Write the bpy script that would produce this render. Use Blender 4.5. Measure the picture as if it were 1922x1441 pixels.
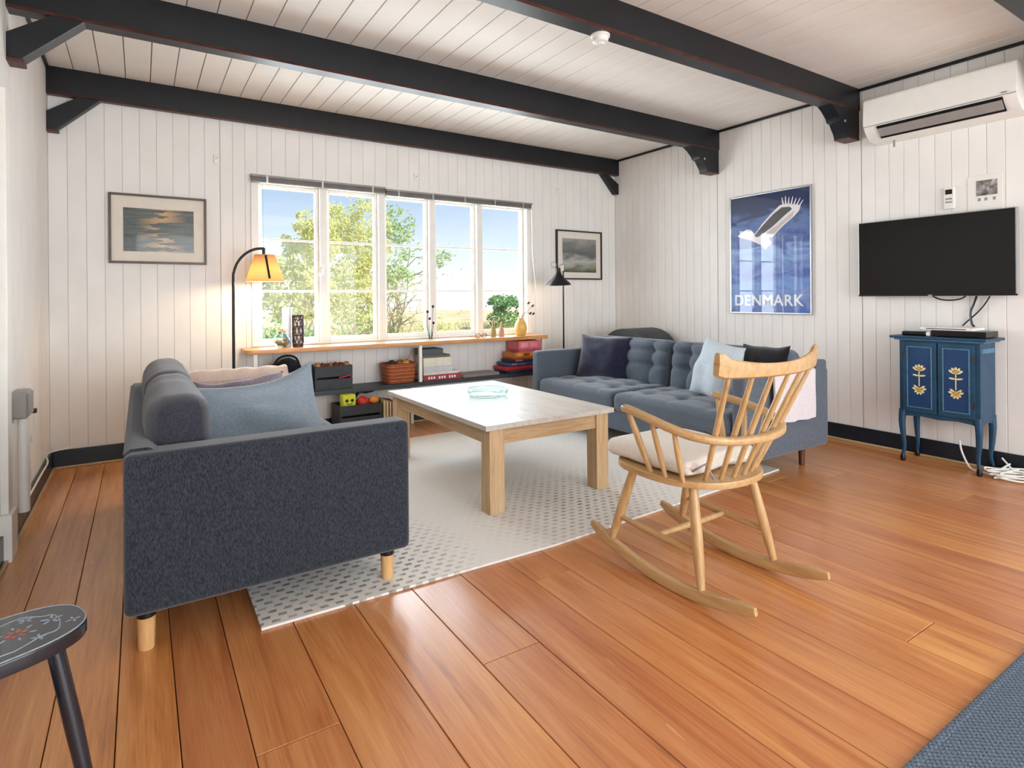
import bpy, bmesh, math, random
from mathutils import Matrix, Vector, noise as mnoise
random.seed(7)
for o in list(bpy.data.objects): bpy.data.objects.remove(o, do_unlink=True)
scene = bpy.context.scene
C = scene.collection

# ------------------------------------------------------------------ camera, world, sun, daylight, exposure
XL, XR, YD, YR, H = -0.525, 4.69, 5.025, -3.2, 2.74
YAW, ROLL = 0.5736, -0.0079
cam_d = bpy.data.cameras.new('camera'); cam = bpy.data.objects.new('camera', cam_d); C.objects.link(cam)
F = Vector((math.sin(YAW), math.cos(YAW), 0)); Rv = Vector((math.cos(YAW), -math.sin(YAW), 0)); Uv = Vector((0, 0, 1))
R2 = Rv*math.cos(ROLL)+Uv*math.sin(ROLL); U2 = -Rv*math.sin(ROLL)+Uv*math.cos(ROLL)
m = Matrix.Identity(4)
for i in range(3): m[i][0], m[i][1], m[i][2] = R2[i], U2[i], -F[i]
m[2][3] = 1.15
cam.matrix_world = m
cam_d.sensor_width = 36; cam_d.lens = 36*1081.46/1922
cam_d.shift_x = -0.0005; cam_d.shift_y = -0.0844
cam_d.clip_start = 0.05; cam_d.clip_end = 400
scene.camera = cam

SKY = 1.45
world = bpy.data.worlds.new('world'); scene.world = world; world.use_nodes = True
nt = world.node_tree; nt.nodes.clear()
wo = nt.nodes.new('ShaderNodeOutputWorld'); wb = nt.nodes.new('ShaderNodeBackground')
tc = nt.nodes.new('ShaderNodeTexCoord'); sx = nt.nodes.new('ShaderNodeSeparateXYZ'); cr = nt.nodes.new('ShaderNodeValToRGB')
nt.links.new(tc.outputs['Generated'], sx.inputs[0]); nt.links.new(sx.outputs['Z'], cr.inputs[0])
el = cr.color_ramp.elements
el[0].position = 0.0; el[0].color = (0.80, 0.82, 0.84, 1)
el[1].position = 0.45; el[1].color = (0.17, 0.32, 0.56, 1)
e = el.new(0.07); e.color = (0.60, 0.69, 0.78, 1)
e = el.new(0.20); e.color = (0.30, 0.43, 0.60, 1)
nt.links.new(cr.outputs[0], wb.inputs[0]); wb.inputs[1].default_value = SKY
nt.links.new(wb.outputs[0], wo.inputs[0])

sun_d = bpy.data.lights.new('sun', 'SUN'); sun = bpy.data.objects.new('sun', sun_d); C.objects.link(sun)
sun_d.energy = 6.5; sun_d.angle = math.radians(1.0); sun_d.color = (1, 0.95, 0.86)
sun.rotation_euler = Vector((-0.72, 0.28, -0.75)).to_track_quat('-Z', 'Y').to_euler()

def area(name, loc, aim, w, h, power, col=(1, 1, 1)):
    d = bpy.data.lights.new(name, 'AREA'); d.shape = 'RECTANGLE'; d.size = w; d.size_y = h; d.energy = power; d.color = col
    o = bpy.data.objects.new(name, d); C.objects.link(o); o.location = loc
    o.rotation_euler = Vector(aim).to_track_quat('-Z', 'Y').to_euler(); return o
# fill light added behind the camera, then daylight coming in at the window
area('fill_rear', (2.1, YR+0.05, 1.35), (0, 1, 0), 4.3, 2.1, 200, (0.90, 0.96, 1.0))
area('daylight_window', (2.11, YD+0.55, 1.50), (0, -1, 0), 3.4, 1.7, 205, (0.86, 0.94, 1.0))
def portal(name, loc, aim, w, h):
    o = area(name, loc, aim, w, h, 1); o.data.cycles.is_portal = True
portal('portal_window', (2.11, YD+0.12, 1.47), (0, -1, 0), 2.6, 1.3)

vs = scene.view_settings
scene.display_settings.display_device = 'sRGB'
vs.view_transform = 'Standard'; vs.look = 'None'; vs.gamma = 1.0; vs.use_curve_mapping = False
vs.exposure = 0.15

# ------------------------------------------------------------------ materials
def lin(c):
    r = []
    for v in c[:3]:
        v /= 255.0
        r.append(v/12.92 if v <= 0.04045 else ((v+0.055)/1.055)**2.4)
    return (r[0], r[1], r[2], 1)
class N:
    def __init__(s, name):
        s.m = bpy.data.materials.new(name); s.m.use_nodes = True; s.t = s.m.node_tree; s.t.nodes.clear()
        s.out = s.add('OutputMaterial'); s.b = s.add('BsdfPrincipled'); s.l(s.b.outputs[0], s.out.inputs[0])
    def add(s, k, **kw):
        n = s.t.nodes.new('ShaderNode'+k)
        for a, v in kw.items(): setattr(n, a, v)
        return n
    def l(s, a, b): s.t.links.new(a, b)
    def math(s, op, a, b=None, c=None):
        n = s.add('Math', operation=op)
        for i, v in enumerate((a, b, c)):
            if v is None: continue
            if isinstance(v, (int, float)): n.inputs[i].default_value = v
            else: s.l(v, n.inputs[i])
        return n.outputs[0]
    def coord(s, kind='Object', scale=(1, 1, 1), rnd=False):
        t = s.add('TexCoord'); o = t.outputs[kind]
        if rnd:
            oi = s.add('ObjectInfo'); k = s.math('MULTIPLY', oi.outputs['Random'], 37.0)
            cb = s.add('CombineXYZ'); s.l(k, cb.inputs[0]); s.l(k, cb.inputs[1]); s.l(k, cb.inputs[2])
            v = s.add('VectorMath', operation='ADD'); s.l(o, v.inputs[0]); s.l(cb.outputs[0], v.inputs[1]); o = v.outputs[0]
        mp = s.add('Mapping'); mp.inputs['Scale'].default_value = scale; s.l(o, mp.inputs[0]); return mp.outputs[0]
    def noise(s, vec, scale, detail=3, rough=0.5, dist=0):
        n = s.add('TexNoise'); n.inputs['Scale'].default_value = scale; n.inputs['Detail'].default_value = detail
        n.inputs['Roughness'].default_value = rough; n.inputs['Distortion'].default_value = dist
        s.l(vec, n.inputs['Vector']); return n.outputs['Fac']
    def ramp(s, fac, stops):
        r = s.add('ValToRGB'); e = r.color_ramp.elements
        while len(e) < len(stops): e.new(0.5)
        for i, (p, c) in enumerate(stops): e[i].position = p; e[i].color = c if len(c) == 4 else lin(c)
        s.l(fac, r.inputs[0]); return r.outputs[0]
    def mix(s, fac, a, b, mode='MIX'):
        n = s.add('Mix', data_type='RGBA', blend_type=mode)
        if isinstance(fac, (int, float)): n.inputs[0].default_value = fac
        else: s.l(fac, n.inputs[0])
        for v, i in ((a, 6), (b, 7)):
            if isinstance(v, tuple): n.inputs[i].default_value = v if len(v) == 4 else lin(v)
            else: s.l(v, n.inputs[i])
        return n.outputs[2]
    def bump(s, h, strength=0.2, dist=0.01):
        b = s.add('Bump'); b.inputs['Strength'].default_value = strength; b.inputs['Distance'].default_value = dist
        s.l(h, b.inputs['Height']); s.l(b.outputs[0], s.b.inputs['Normal'])
    def set(s, **kw):
        for k, v in kw.items():
            k = k.replace('_', ' ').capitalize() if k not in ('IOR',) else k
            inp = next(i for i in s.b.inputs if i.name.lower() == k.lower())
            if isinstance(v, tuple): inp.default_value = v if len(v) == 4 else lin(v)
            elif isinstance(v, (int, float)): inp.default_value = v
            else: s.l(v, inp)
        return s

def plain(name, col, rough=0.5, metal=0.0, var=0.12, scale=14, bump=0.0, bscale=120, spec=0.5, coat=0.0, rnd=False, sheen=0.0):
    n = N(name); v = n.coord('Object', rnd=rnd)
    f = n.noise(v, scale, 4)
    c = lin(col); d = tuple(x*(1-var) for x in c[:3])+(1,); u = tuple(min(1, x*(1+var)) for x in c[:3])+(1,)
    n.set(base_color=n.ramp(f, [(0.3, d), (0.7, u)]), roughness=rough, metallic=metal, specular_ior_level=spec, coat_weight=coat, sheen_weight=sheen)
    if bump: n.bump(n.noise(v, bscale, 3), bump, 0.005)
    return n.m
def fabric(name, c1, c2, scale=260, bump=0.35, sheen=0.3, big=0.15):
    n = N(name); v = n.coord('Object')
    w = n.coord('Object', (1, 1, 0.35)); f = n.noise(w, scale, 2, 0.6)
    g = n.noise(v, 5, 3)
    col = n.ramp(f, [(0.35, c1), (0.65, c2)])
    col = n.mix(n.math('MULTIPLY', g, big), col, (0, 0, 0), 'MIX')
    n.set(base_color=col, roughness=0.92, specular_ior_level=0.15, sheen_weight=sheen, sheen_roughness=0.5)
    n.bump(f, bump, 0.004); return n.m
def wood(name, dark, mid, light, axis='Y', scale=1.0, rough=0.45, var=0.25, coat=0.0, rnd=False, spec=0.5):
    n = N(name)
    k = {'X': (1.0, 14, 14), 'Y': (14, 1.0, 14), 'Z': (14, 14, 1.0)}[axis]
    k = tuple(q*scale for q in k)
    v = n.coord('Object', k, rnd=rnd)
    g = n.noise(v, 2.2, 6, 0.62, 0.6); fine = n.noise(n.coord('Object', tuple(q*5 for q in k), rnd=rnd), 3, 2)
    f = n.math('ADD', n.math('MULTIPLY', g, 0.75), n.math('MULTIPLY', fine, 0.25))
    col = n.ramp(f, [(0.3, dark), (0.5, mid), (0.72, light)])
    if rnd:
        oi = n.add('ObjectInfo'); hs = n.add('HueSaturation')
        n.l(n.math('MULTIPLY_ADD', oi.outputs['Random'], var*2, 1-var), hs.inputs['Value']); n.l(col, hs.inputs['Color']); col = hs.outputs[0]
    n.set(base_color=col, roughness=rough, coat_weight=coat, coat_roughness=0.25, specular_ior_level=spec)
    n.bump(f, 0.08, 0.004); return n.m

M = {}
M['wall'] = plain('wall_paint', (237, 234, 230), 0.55, var=0.035, scale=3, rnd=True, bump=0.05, bscale=30)
M['gap'] = plain('groove_shadow_paint', (206, 200, 192), 0.8, var=0.05)
M['ceil'] = plain('ceiling_paint', (243, 239, 233), 0.6, var=0.03, scale=3, rnd=True)
M['ceilgap'] = plain('ceiling_groove', (142, 130, 116), 0.8, var=0.05)
M['white'] = plain('white_gloss_paint', (240, 237, 230), 0.35, var=0.03)
M['beam'] = plain('blue_black_beam_paint', (11, 17, 24), 0.4, var=0.35, scale=6, bump=0.1, bscale=25)
M['beamedge'] = plain('worn_red_brown_edge', (72, 34, 26), 0.5, var=0.4, scale=12)
M['skirt'] = plain('skirting_paint', (20, 33, 44), 0.3, var=0.25, scale=8)
M['strip'] = wood('pale_floor_strip', (150, 118, 84), (190, 160, 120), (214, 190, 150), 'Y')
def floor_mat():
    n = N('floor_boards')
    v = n.coord('Object', (9, 0.55, 9), rnd=True)
    g = n.noise(v, 2.0, 6, 0.6, 0.9); fine = n.noise(n.coord('Object', (70, 2.2, 70), rnd=True), 2.5, 3)
    blot = n.noise(n.coord('Object', (2.0, 0.9, 1), rnd=True), 1.6, 4)
    f = n.math('ADD', n.math('MULTIPLY', g, 0.7), n.math('MULTIPLY', fine, 0.3))
    col = n.ramp(f, [(0.26, (144, 82, 42)), (0.46, (196, 124, 68)), (0.62, (212, 148, 88)), (0.78, (224, 172, 114))])
    col = n.mix(n.ramp(blot, [(0.35, (0, 0, 0)), (0.75, (120, 120, 120))]), col, (206, 154, 104))
    oi = n.add('ObjectInfo'); hs = n.add('HueSaturation')
    n.l(n.math('MULTIPLY_ADD', oi.outputs['Random'], 0.26, 0.86), hs.inputs['Value']); hs.inputs['Saturation'].default_value = 1.0
    n.l(n.math('MULTIPLY_ADD', oi.outputs['Random'], 0.012, 0.494), hs.inputs['Hue'])
    n.l(col, hs.inputs['Color'])
    # scratches: pale worn dashes
    sc = n.noise(n.coord('Object', (60, 5, 1), rnd=True), 1.0, 2); zone = n.noise(n.coord('Object', (1.2, 1.2, 1), rnd=True), 1.3, 1)
    wear = n.math('MULTIPLY', n.math('GREATER_THAN', sc, 0.69), n.math('GREATER_THAN', zone, 0.62))
    col2 = n.mix(n.math('MULTIPLY', wear, 0.45), hs.outputs[0], (222, 178, 130))
    vo = n.add('TexVoronoi'); vo.inputs['Scale'].default_value = 1.5; n.l(n.coord('Object', (1.4, 0.9, 1), rnd=True), vo.inputs['Vector'])
    col2 = n.mix(n.ramp(vo.outputs['Distance'], [(0.012, (0.85, 0.85, 0.85, 1)), (0.03, (0, 0, 0, 1))]), col2, (58, 30, 18))
    n.set(base_color=col2, roughness=n.math('MULTIPLY_ADD', g, 0.2, 0.26), coat_weight=0.4, coat_roughness=0.2)
    n.bump(f, 0.05, 0.004); return n.m
M['floor'] = floor_mat()
M['floorgap'] = plain('floor_gap', (38, 20, 12), 0.9)
M['sofaL'] = fabric('charcoal_heather_fabric', (32, 36, 43), (60, 66, 76), 250, 0.3)
M['sofaLcush'] = fabric('charcoal_cushion_fabric', (46, 46, 55), (66, 67, 78), 330, 0.2)
M['sofaR'] = fabric('slate_blue_grey_fabric', (74, 84, 96), (104, 114, 127), 330, 0.2)
M['paleblue'] = fabric('pale_blue_linen', (134, 148, 160), (160, 174, 186), 320, 0.15, 0.2)
M['iceblue'] = fabric('ice_blue_linen', (186, 200, 212), (212, 222, 230), 320, 0.15, 0.2)
M['navy'] = fabric('navy_velvet', (22, 24, 44), (44, 46, 74), 200, 0.1, 0.6)
M['black_fab'] = fabric('black_fabric', (14, 14, 18), (28, 28, 34), 200, 0.1, 0.3)
M['throw'] = fabric('off_white_throw', (206, 200, 204), (228, 222, 226), 300, 0.2, 0.2, 0.05)
M['pinkthrow'] = fabric('blush_beige_throw', (208, 182, 168), (232, 212, 200), 200, 0.3, 0.3, 0.05)
M['lilac'] = fabric('lilac_grey_blanket', (128, 116, 130), (172, 160, 172), 200, 0.3, 0.3, 0.1)
M['cream'] = fabric('cream_cotton', (222, 214, 202), (242, 236, 226), 300, 0.15, 0.15, 0.05)
M['oak'] = wood('soaped_oak', (166, 134, 96), (196, 164, 124), (218, 190, 152), 'Z', rough=0.5)
M['oakX'] = wood('soaped_oak_rail', (166, 134, 96), (196, 164, 124), (218, 190, 152), 'X', rough=0.5)
M['oakY'] = wood('soaped_oak_side', (166, 134, 96), (196, 164, 124), (218, 190, 152), 'Y', rough=0.5)
M['ttop'] = wood('whitewashed_table_top', (182, 174, 164), (202, 196, 188), (214, 210, 204), 'Y', rough=0.42, coat=0.0, spec=0.22)
M['beech'] = wood('golden_beech', (172, 132, 84), (194, 156, 106), (212, 178, 130), 'Z', rough=0.38, coat=0.15)
M['beechY'] = wood('golden_beech_long', (172, 132, 84), (194, 156, 106), (212, 178, 130), 'Y', rough=0.38, coat=0.15)
M['birch'] = wood('birch_leg', (186, 136, 84), (214, 168, 112), (228, 188, 138), 'Z', rough=0.45)
M['walnut'] = wood('dark_walnut_leg', (60, 34, 22), (88, 54, 34), (110, 72, 46), 'Z', rough=0.4)
M['shelf'] = wood('honey_pine_shelf', (176, 112, 56), (206, 142, 80), (224, 170, 110), 'X', rough=0.35, coat=0.2)
M['darkshelf'] = plain('slate_paint_shelf', (50, 58, 66), 0.5, var=0.15)
M['blackmetal'] = plain('black_metal', (22, 21, 22), 0.35, metal=0.3, var=0.1)
M['blackplastic'] = plain('black_plastic', (16, 16, 18), 0.3, var=0.1)
M['whiteplastic'] = plain('white_plastic', (236, 234, 228), 0.35, var=0.02)
M['greyplastic'] = plain('grey_plastic', (150, 146, 142), 0.4, var=0.05)
M['silver'] = plain('brushed_silver', (190, 194, 198), 0.3, metal=0.8, var=0.04)
M['blueP'] = plain('worn_petrol_blue_paint', (26, 68, 96), 0.45, var=0.22, scale=9, bump=0.06, bscale=40)
M['blueDoor'] = plain('petrol_blue_door_panel', (18, 60, 104), 0.45, var=0.2, scale=9)
M['blueedge'] = plain('rubbed_blue_edge', (74, 120, 148), 0.5, var=0.25, scale=30)
M['goldp'] = plain('cream_gold_flower_paint', (226, 212, 158), 0.6, var=0.12, scale=60)
M['goldd'] = plain('ochre_flower_paint', (198, 158, 70), 0.6, var=0.12, scale=60)
M['stool'] = plain('blue_black_stool_paint', (26, 34, 44), 0.22, var=0.2, scale=10, coat=0.4)
M['stooltop'] = plain('slate_stool_top', (44, 54, 62), 0.25, var=0.25, scale=14, coat=0.4)
M['petalw'] = plain('painted_pale_scroll', (150, 158, 168), 0.5, var=0.2, scale=60)
M['petalr'] = plain('painted_red_petal', (176, 96, 84), 0.5, var=0.15, scale=60)
M['brassd'] = plain('dark_brass', (90, 74, 50), 0.4, metal=0.7)
M['blind'] = plain('grey_blind_metal', (140, 136, 132), 0.45, metal=0.2, var=0.1)
def flat(name, col, rough=0.5): return plain(name, col, rough, var=0.06)
def glass(name, tint=(1, 1, 1), refl=0.04, alpha=0.96):
    n = N(name); n.t.nodes.remove(n.b)
    tr = n.add('BsdfTransparent'); tr.inputs[0].default_value = (tint[0]*alpha, tint[1]*alpha, tint[2]*alpha, 1)
    gl = n.add('BsdfGlossy'); gl.inputs['Roughness'].default_value = 0.02
    lw = n.add('LayerWeight'); mx = n.add('MixShader'); n.l(n.math('MULTIPLY_ADD', n.math('POWER', lw.outputs['Facing'], 5.0), 0.96, refl), mx.inputs[0]); n.l(tr.outputs[0], mx.inputs[1]); n.l(gl.outputs[0], mx.inputs[2])
    n.l(mx.outputs[0], n.out.inputs[0]); return n.m
M['pane'] = glass('window_glass', refl=0.015)
M['bowlglass'] = glass('bowl_glass', (0.88, 0.97, 0.96), alpha=0.97)
def translucent(name, col, amt=0.5):
    n = N(name); n.t.nodes.remove(n.b)
    d = n.add('BsdfDiffuse'); t = n.add('BsdfTranslucent'); d.inputs[0].default_value = lin(col); t.inputs[0].default_value = lin(col)
    mx = n.add('MixShader'); mx.inputs[0].default_value = amt; n.l(d.outputs[0], mx.inputs[1]); n.l(t.outputs[0], mx.inputs[2]); n.l(mx.outputs[0], n.out.inputs[0]); return n.m
M['shade'] = translucent('ochre_linen_shade', (240, 208, 160), 0.5)
def emit(name, col, s):
    n = N(name); n.set(base_color=col, emission_color=col, emission_strength=s); return n.m
M['bulb'] = emit('warm_bulb', (255, 214, 150), 14)
M['leafA'] = translucent('pale_yellow_green_leaf', (224, 224, 164), 0.45)
M['leafB'] = translucent('mid_green_leaf', (180, 200, 134), 0.4)
M['leafC'] = translucent('deep_green_leaf', (134, 176, 108), 0.35)
M['bark'] = plain('pale_bark', (178, 164, 140), 0.9, var=0.25, scale=20)
M['grass'] = plain('dry_heath_grass', (206, 190, 142), 0.95, var=0.3, scale=0.6)
M['blades'] = translucent('straw_grass_blades', (214, 198, 140), 0.3)

# ------------------------------------------------------------------ mesh helpers (all shapes in world coordinates)
PM = {}
def thing(name, label, cat, loc=(0, 0, 0), rz=0, group=None, kind=None):
    o = bpy.data.objects.new(name, None); C.objects.link(o); o.empty_display_size = 0.05
    o.location = loc; o.rotation_euler = (0, 0, rz)
    PM[o] = Matrix.Translation(loc) @ Matrix.Rotation(rz, 4, 'Z')
    return tag(o, label, cat, group, kind)
def tag(o, label=None, cat=None, group=None, kind=None):
    if label: o['label'] = label
    if cat: o['category'] = cat
    if group: o['group'] = group
    if kind: o['kind'] = kind
    return o
def obj(name, bm, mat, parent=None, smooth=True, loc=None, mats=None):
    me = bpy.data.meshes.new(name)
    if parent is not None and parent in PM:
        bm.transform(PM[parent].inverted())
        base = PM[parent]
    else:
        base = Matrix.Identity(4)
    own = None
    if parent is None:
        # put the origin at the base of the mesh
        vs_ = [v.co for v in bm.verts]
        lo = [min(v[i] for v in vs_) for i in range(3)]; hi = [max(v[i] for v in vs_) for i in range(3)]
        own = Vector(((lo[0]+hi[0])/2, (lo[1]+hi[1])/2, lo[2]))
        bm.transform(Matrix.Translation(-own))
    bmesh.ops.recalc_face_normals(bm, faces=bm.faces)
    if smooth:
        for f in bm.faces: f.smooth = True
        for e in bm.edges:
            if len(e.link_faces) == 2 and e.calc_face_angle(0) > 0.7: e.smooth = False
    bm.to_mesh(me); bm.free()
    for mt in (mats or [mat]): me.materials.append(mt if not isinstance(mt, str) else M[mt])
    o = bpy.data.objects.new(name, me); C.objects.link(o)
    if parent is not None: o.parent = parent
    if smooth: o.modifiers.new('shading', 'WEIGHTED_NORMAL').keep_sharp = True
    if own is not None: o.location = own; PM[o] = Matrix.Translation(own)
    else: PM[o] = base
    return o
def B(): return bmesh.new()
def box(bm, x0, x1, y0, y1, z0, z1, bev=0.0, seg=2):
    r = bmesh.ops.create_cube(bm, size=1.0); vs = r['verts']
    sx, sy, sz = x1-x0, y1-y0, z1-z0
    for v in vs: v.co = Vector(((x0+x1)/2+v.co.x*sx, (y0+y1)/2+v.co.y*sy, (z0+z1)/2+v.co.z*sz))
    if bev > 0:
        ed = list({e for v in vs for e in v.link_edges})
        bmesh.ops.bevel(bm, geom=ed, offset=min(bev, min(abs(sx), abs(sy), abs(sz))*0.49), segments=seg, profile=0.5, affect='EDGES')
    return bm
def bx(name, x0, x1, y0, y1, z0, z1, mat, parent=None, bev=0.004, seg=2): return obj(name, box(B(), x0, x1, y0, y1, z0, z1, bev, seg), mat, parent)
def xf(bm, M4): bm.transform(M4); return bm
def tube(bm, pts, rad, n=10, caps=True, closed=False, aspect=None, up=Vector((0, 0, 1))):
    """sweep; rad number or list; aspect=(a,b) rectangular-ish ellipse half sizes multiplier"""
    pts = [Vector(p) for p in pts]; k = len(pts); rings = []
    prev = None
    for i, p in enumerate(pts):
        if closed: t = (pts[(i+1) % k]-pts[i-1])
        else: t = (pts[min(i+1, k-1)]-pts[max(i-1, 0)])
        t.normalize()
        if prev is None or aspect is not None:
            a = up.cross(t)
            if a.length < 1e-3: a = Vector((1, 0, 0)).cross(t)
            a.normalize()
        else:
            a = prev-t*prev.dot(t); a.normalize()
        b = t.cross(a); prev = a
        r = rad[i] if isinstance(rad, (list, tuple)) else rad
        ra, rb = (r, r) if aspect is None else (r*aspect[0], r*aspect[1])
        ring = []
        for j in range(n):
            th = 2*math.pi*(j+0.5)/n; c, s_ = math.cos(th), math.sin(th)
            if aspect is not None and len(aspect) > 2:
                q = aspect[2]; c = math.copysign(abs(c)**q, c); s_ = math.copysign(abs(s_)**q, s_)
            ring.append(bm.verts.new(p+a*(c*ra)+b*(s_*rb)))
        rings.append(ring)
    for i in range(k-1 if not closed else k):
        A, Bb = rings[i], rings[(i+1) % k]
        for j in range(n): bm.faces.new((A[j], A[(j+1) % n], Bb[(j+1) % n], Bb[j]))
    if caps and not closed:
        bm.faces.new(rings[0][::-1]); bm.faces.new(rings[-1])
    return bm
def lathe(bm, prof, cx=0, cy=0, cz=0, n=24):
    rings = []
    for r, z in prof:
        if r < 1e-5: rings.append([bm.verts.new((cx, cy, cz+z))])
        else: rings.append([bm.verts.new((cx+r*math.cos(2*math.pi*j/n), cy+r*math.sin(2*math.pi*j/n), cz+z)) for j in range(n)])
    for A, Bb in zip(rings, rings[1:]):
        for j in range(n):
            if len(A) == 1 and len(Bb) == 1: continue
            if len(A) == 1: bm.faces.new((A[0], Bb[j], Bb[(j+1) % n]))
            elif len(Bb) == 1: bm.faces.new((A[j], A[(j+1) % n], Bb[0]))
            else: bm.faces.new((A[j], A[(j+1) % n], Bb[(j+1) % n], Bb[j]))
    return bm
def prism(bm, pts, axis, a, b, bev=0.0):
    """extrude 2D polygon along axis from a to b. axis 'X': pts=(y,z); 'Y': (x,z); 'Z': (x,y)"""
    def mk(p, t): return {'X': (t, p[0], p[1]), 'Y': (p[0], t, p[1]), 'Z': (p[0], p[1], t)}[axis]
    A = [bm.verts.new(mk(p, a)) for p in pts]; Bv = [bm.verts.new(mk(p, b)) for p in pts]
    n = len(pts); fs = [bm.faces.new(A), bm.faces.new(Bv[::-1])]
    for i in range(n): fs.append(bm.faces.new((A[i], Bv[i], Bv[(i+1) % n], A[(i+1) % n])))
    if bev:
        ed = list(set(fs[0].edges) | set(fs[1].edges))
        bmesh.ops.recalc_face_normals(bm, faces=fs)
        bmesh.ops.bevel(bm, geom=ed, offset=bev, segments=2, profile=0.5, affect='EDGES')
    return bm
def cushion(bm, cx, cy, cz, sx, sy, sz, r=0.05, n=14, bulge=0.02, dimples=(), ddepth=0.03, dsig=0.07, wr=0.0, seed=0, axis=2, sides=0.0, crease=0.0):
    """soft box cushion, bulging along its short axis, buttoned dimples at (u,v) in -1..1"""
    t = bmesh.new(); bmesh.ops.create_cube(t, size=2.0)
    bmesh.ops.subdivide_edges(t, edges=t.edges[:], cuts=n, use_grid_fill=True)
    hs = Vector((sx/2, sy/2, sz/2)); r = min(r, min(hs)*0.98); ax = [(1, 2), (0, 2), (0, 1)][axis]
    for v in t.verts:
        u = v.co.copy()
        p = Vector((u[0]*hs[0], u[1]*hs[1], u[2]*hs[2]))
        inner = Vector([max(-(hs[i]-r), min(hs[i]-r, p[i])) for i in range(3)])
        d = p-inner
        if d.length > 1e-6: p = inner+d.normalized()*r*min(1, max(abs(d[i]) for i in range(3))/r) if False else inner+d.normalized()*min(r, max(abs(x) for x in d))
        a, b = u[ax[0]], u[ax[1]]
        sgn = u[axis]
        p[axis] += sgn*bulge*(1-a*a)*(1-b*b)*1.0
        for k in range(3):
            if k != axis: p[k] *= 1+sides*(1-u[3-k-axis]**2)*(1-u[axis]**2)
        for (du, dv) in dimples:
            q = ((p[ax[0]]-du*hs[ax[0]])**2+(p[ax[1]]-dv*hs[ax[1]])**2)/(dsig*dsig)
            p[axis] -= sgn*max(0, abs(sgn))*ddepth*math.exp(-q) if abs(sgn) > 0.9 else 0
        if crease and abs(sgn) > 0.9:
            for k in (0, 1):
                for g in {d_[k] for d_ in dimples}:
                    q = (p[ax[k]]-g*hs[ax[k]])/0.022
                    p[axis] -= sgn*crease*math.exp(-q*q)
        if wr: p += Vector(mnoise.noise_vector(Vector((p.x*6+seed*7.1, p.y*6, p.z*6))))*wr
        v.co = p+Vector((cx, cy, cz))
    me = bpy.data.meshes.new('t'); t.to_mesh(me); t.free(); bm.from_mesh(me); bpy.data.meshes.remove(me); return bm
def pillow(w, h, t, n=22, seed=0, wr=0.012, slump=0.0):
    """knife-edge scatter pillow in local XZ plane (x width, z height, y thickness), centred"""
    bm = B(); G = {}
    for s in (-1, 1):
        for i in range(n+1):
            for j in range(n+1):
                u, v = -1+2*i/n, -1+2*j/n
                edge = i in (0, n) or j in (0, n)
                if edge and s == 1: G[s, i, j] = G[-1, i, j]; continue
                pin = 1-0.07*(1-u*u)*abs(v)**3 if True else 1
                pin2 = 1-0.07*(1-v*v)*abs(u)**3
                th = (max(0, (1-abs(u)**2.4)*(1-abs(v)**2.4)))**0.55*t/2
                x, z = u*w/2*pin2, v*h/2*pin
                z -= slump*(1-u*u)*(v+1)/2
                q = mnoise.noise_vector(Vector((u*1.6+seed, v*1.6, s*0.6+seed)))
                y = s*th*(1+0.25*q.x)+q.y*wr
                fold = math.sin((u*0.7+v)*5+seed+3*q.z)*wr*0.7*(1-u*u)*(1-v*v)
                G[s, i, j] = bm.verts.new((x+q.z*wr*0.5, y+s*fold, z+q.x*wr*0.5))
        for i in range(n):
            for j in range(n):
                f = (G[s, i, j], G[s, i+1, j], G[s, i+1, j+1], G[s, i, j+1])
                bm.faces.new(f if s == -1 else f[::-1])
    return bm
def place(bm, loc, rx=0, ry=0, rz=0):
    return xf(bm, Matrix.Translation(loc) @ Matrix.Rotation(rz, 4, 'Z') @ Matrix.Rotation(rx, 4, 'X') @ Matrix.Rotation(ry, 4, 'Y'))
BOXC = {}
def piece(name, x0, x1, y0, y1, z0, z1, mat, parent, bev=0.003):
    """a repeated box-like piece; alike pieces share mesh data"""
    key = (round(x1-x0, 4), round(y1-y0, 4), round(z1-z0, 4), mat, bev)
    c = Vector(((x0+x1)/2, (y0+y1)/2, (z0+z1)/2))
    me = BOXC.get(key)
    if me is None:
        bm = box(B(), -key[0]/2, key[0]/2, -key[1]/2, key[1]/2, -key[2]/2, key[2]/2, bev, 1)
        me = bpy.data.meshes.new(name); bm.to_mesh(me); bm.free(); me.materials.append(M[mat]); BOXC[key] = me
    o = bpy.data.objects.new(name, me); C.objects.link(o)
    if parent is not None:
        o.parent = parent; c = PM[parent].inverted() @ c
    o.location = c; return o
def poly(bm, pts3): bm.faces.new([bm.verts.new(p) for p in pts3]); return bm
def copy_tree(o, parent=None):
    c = o.copy(); C.objects.link(c); c.parent = parent
    for ch in list(o.children): copy_tree(ch, c)
    return c

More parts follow.
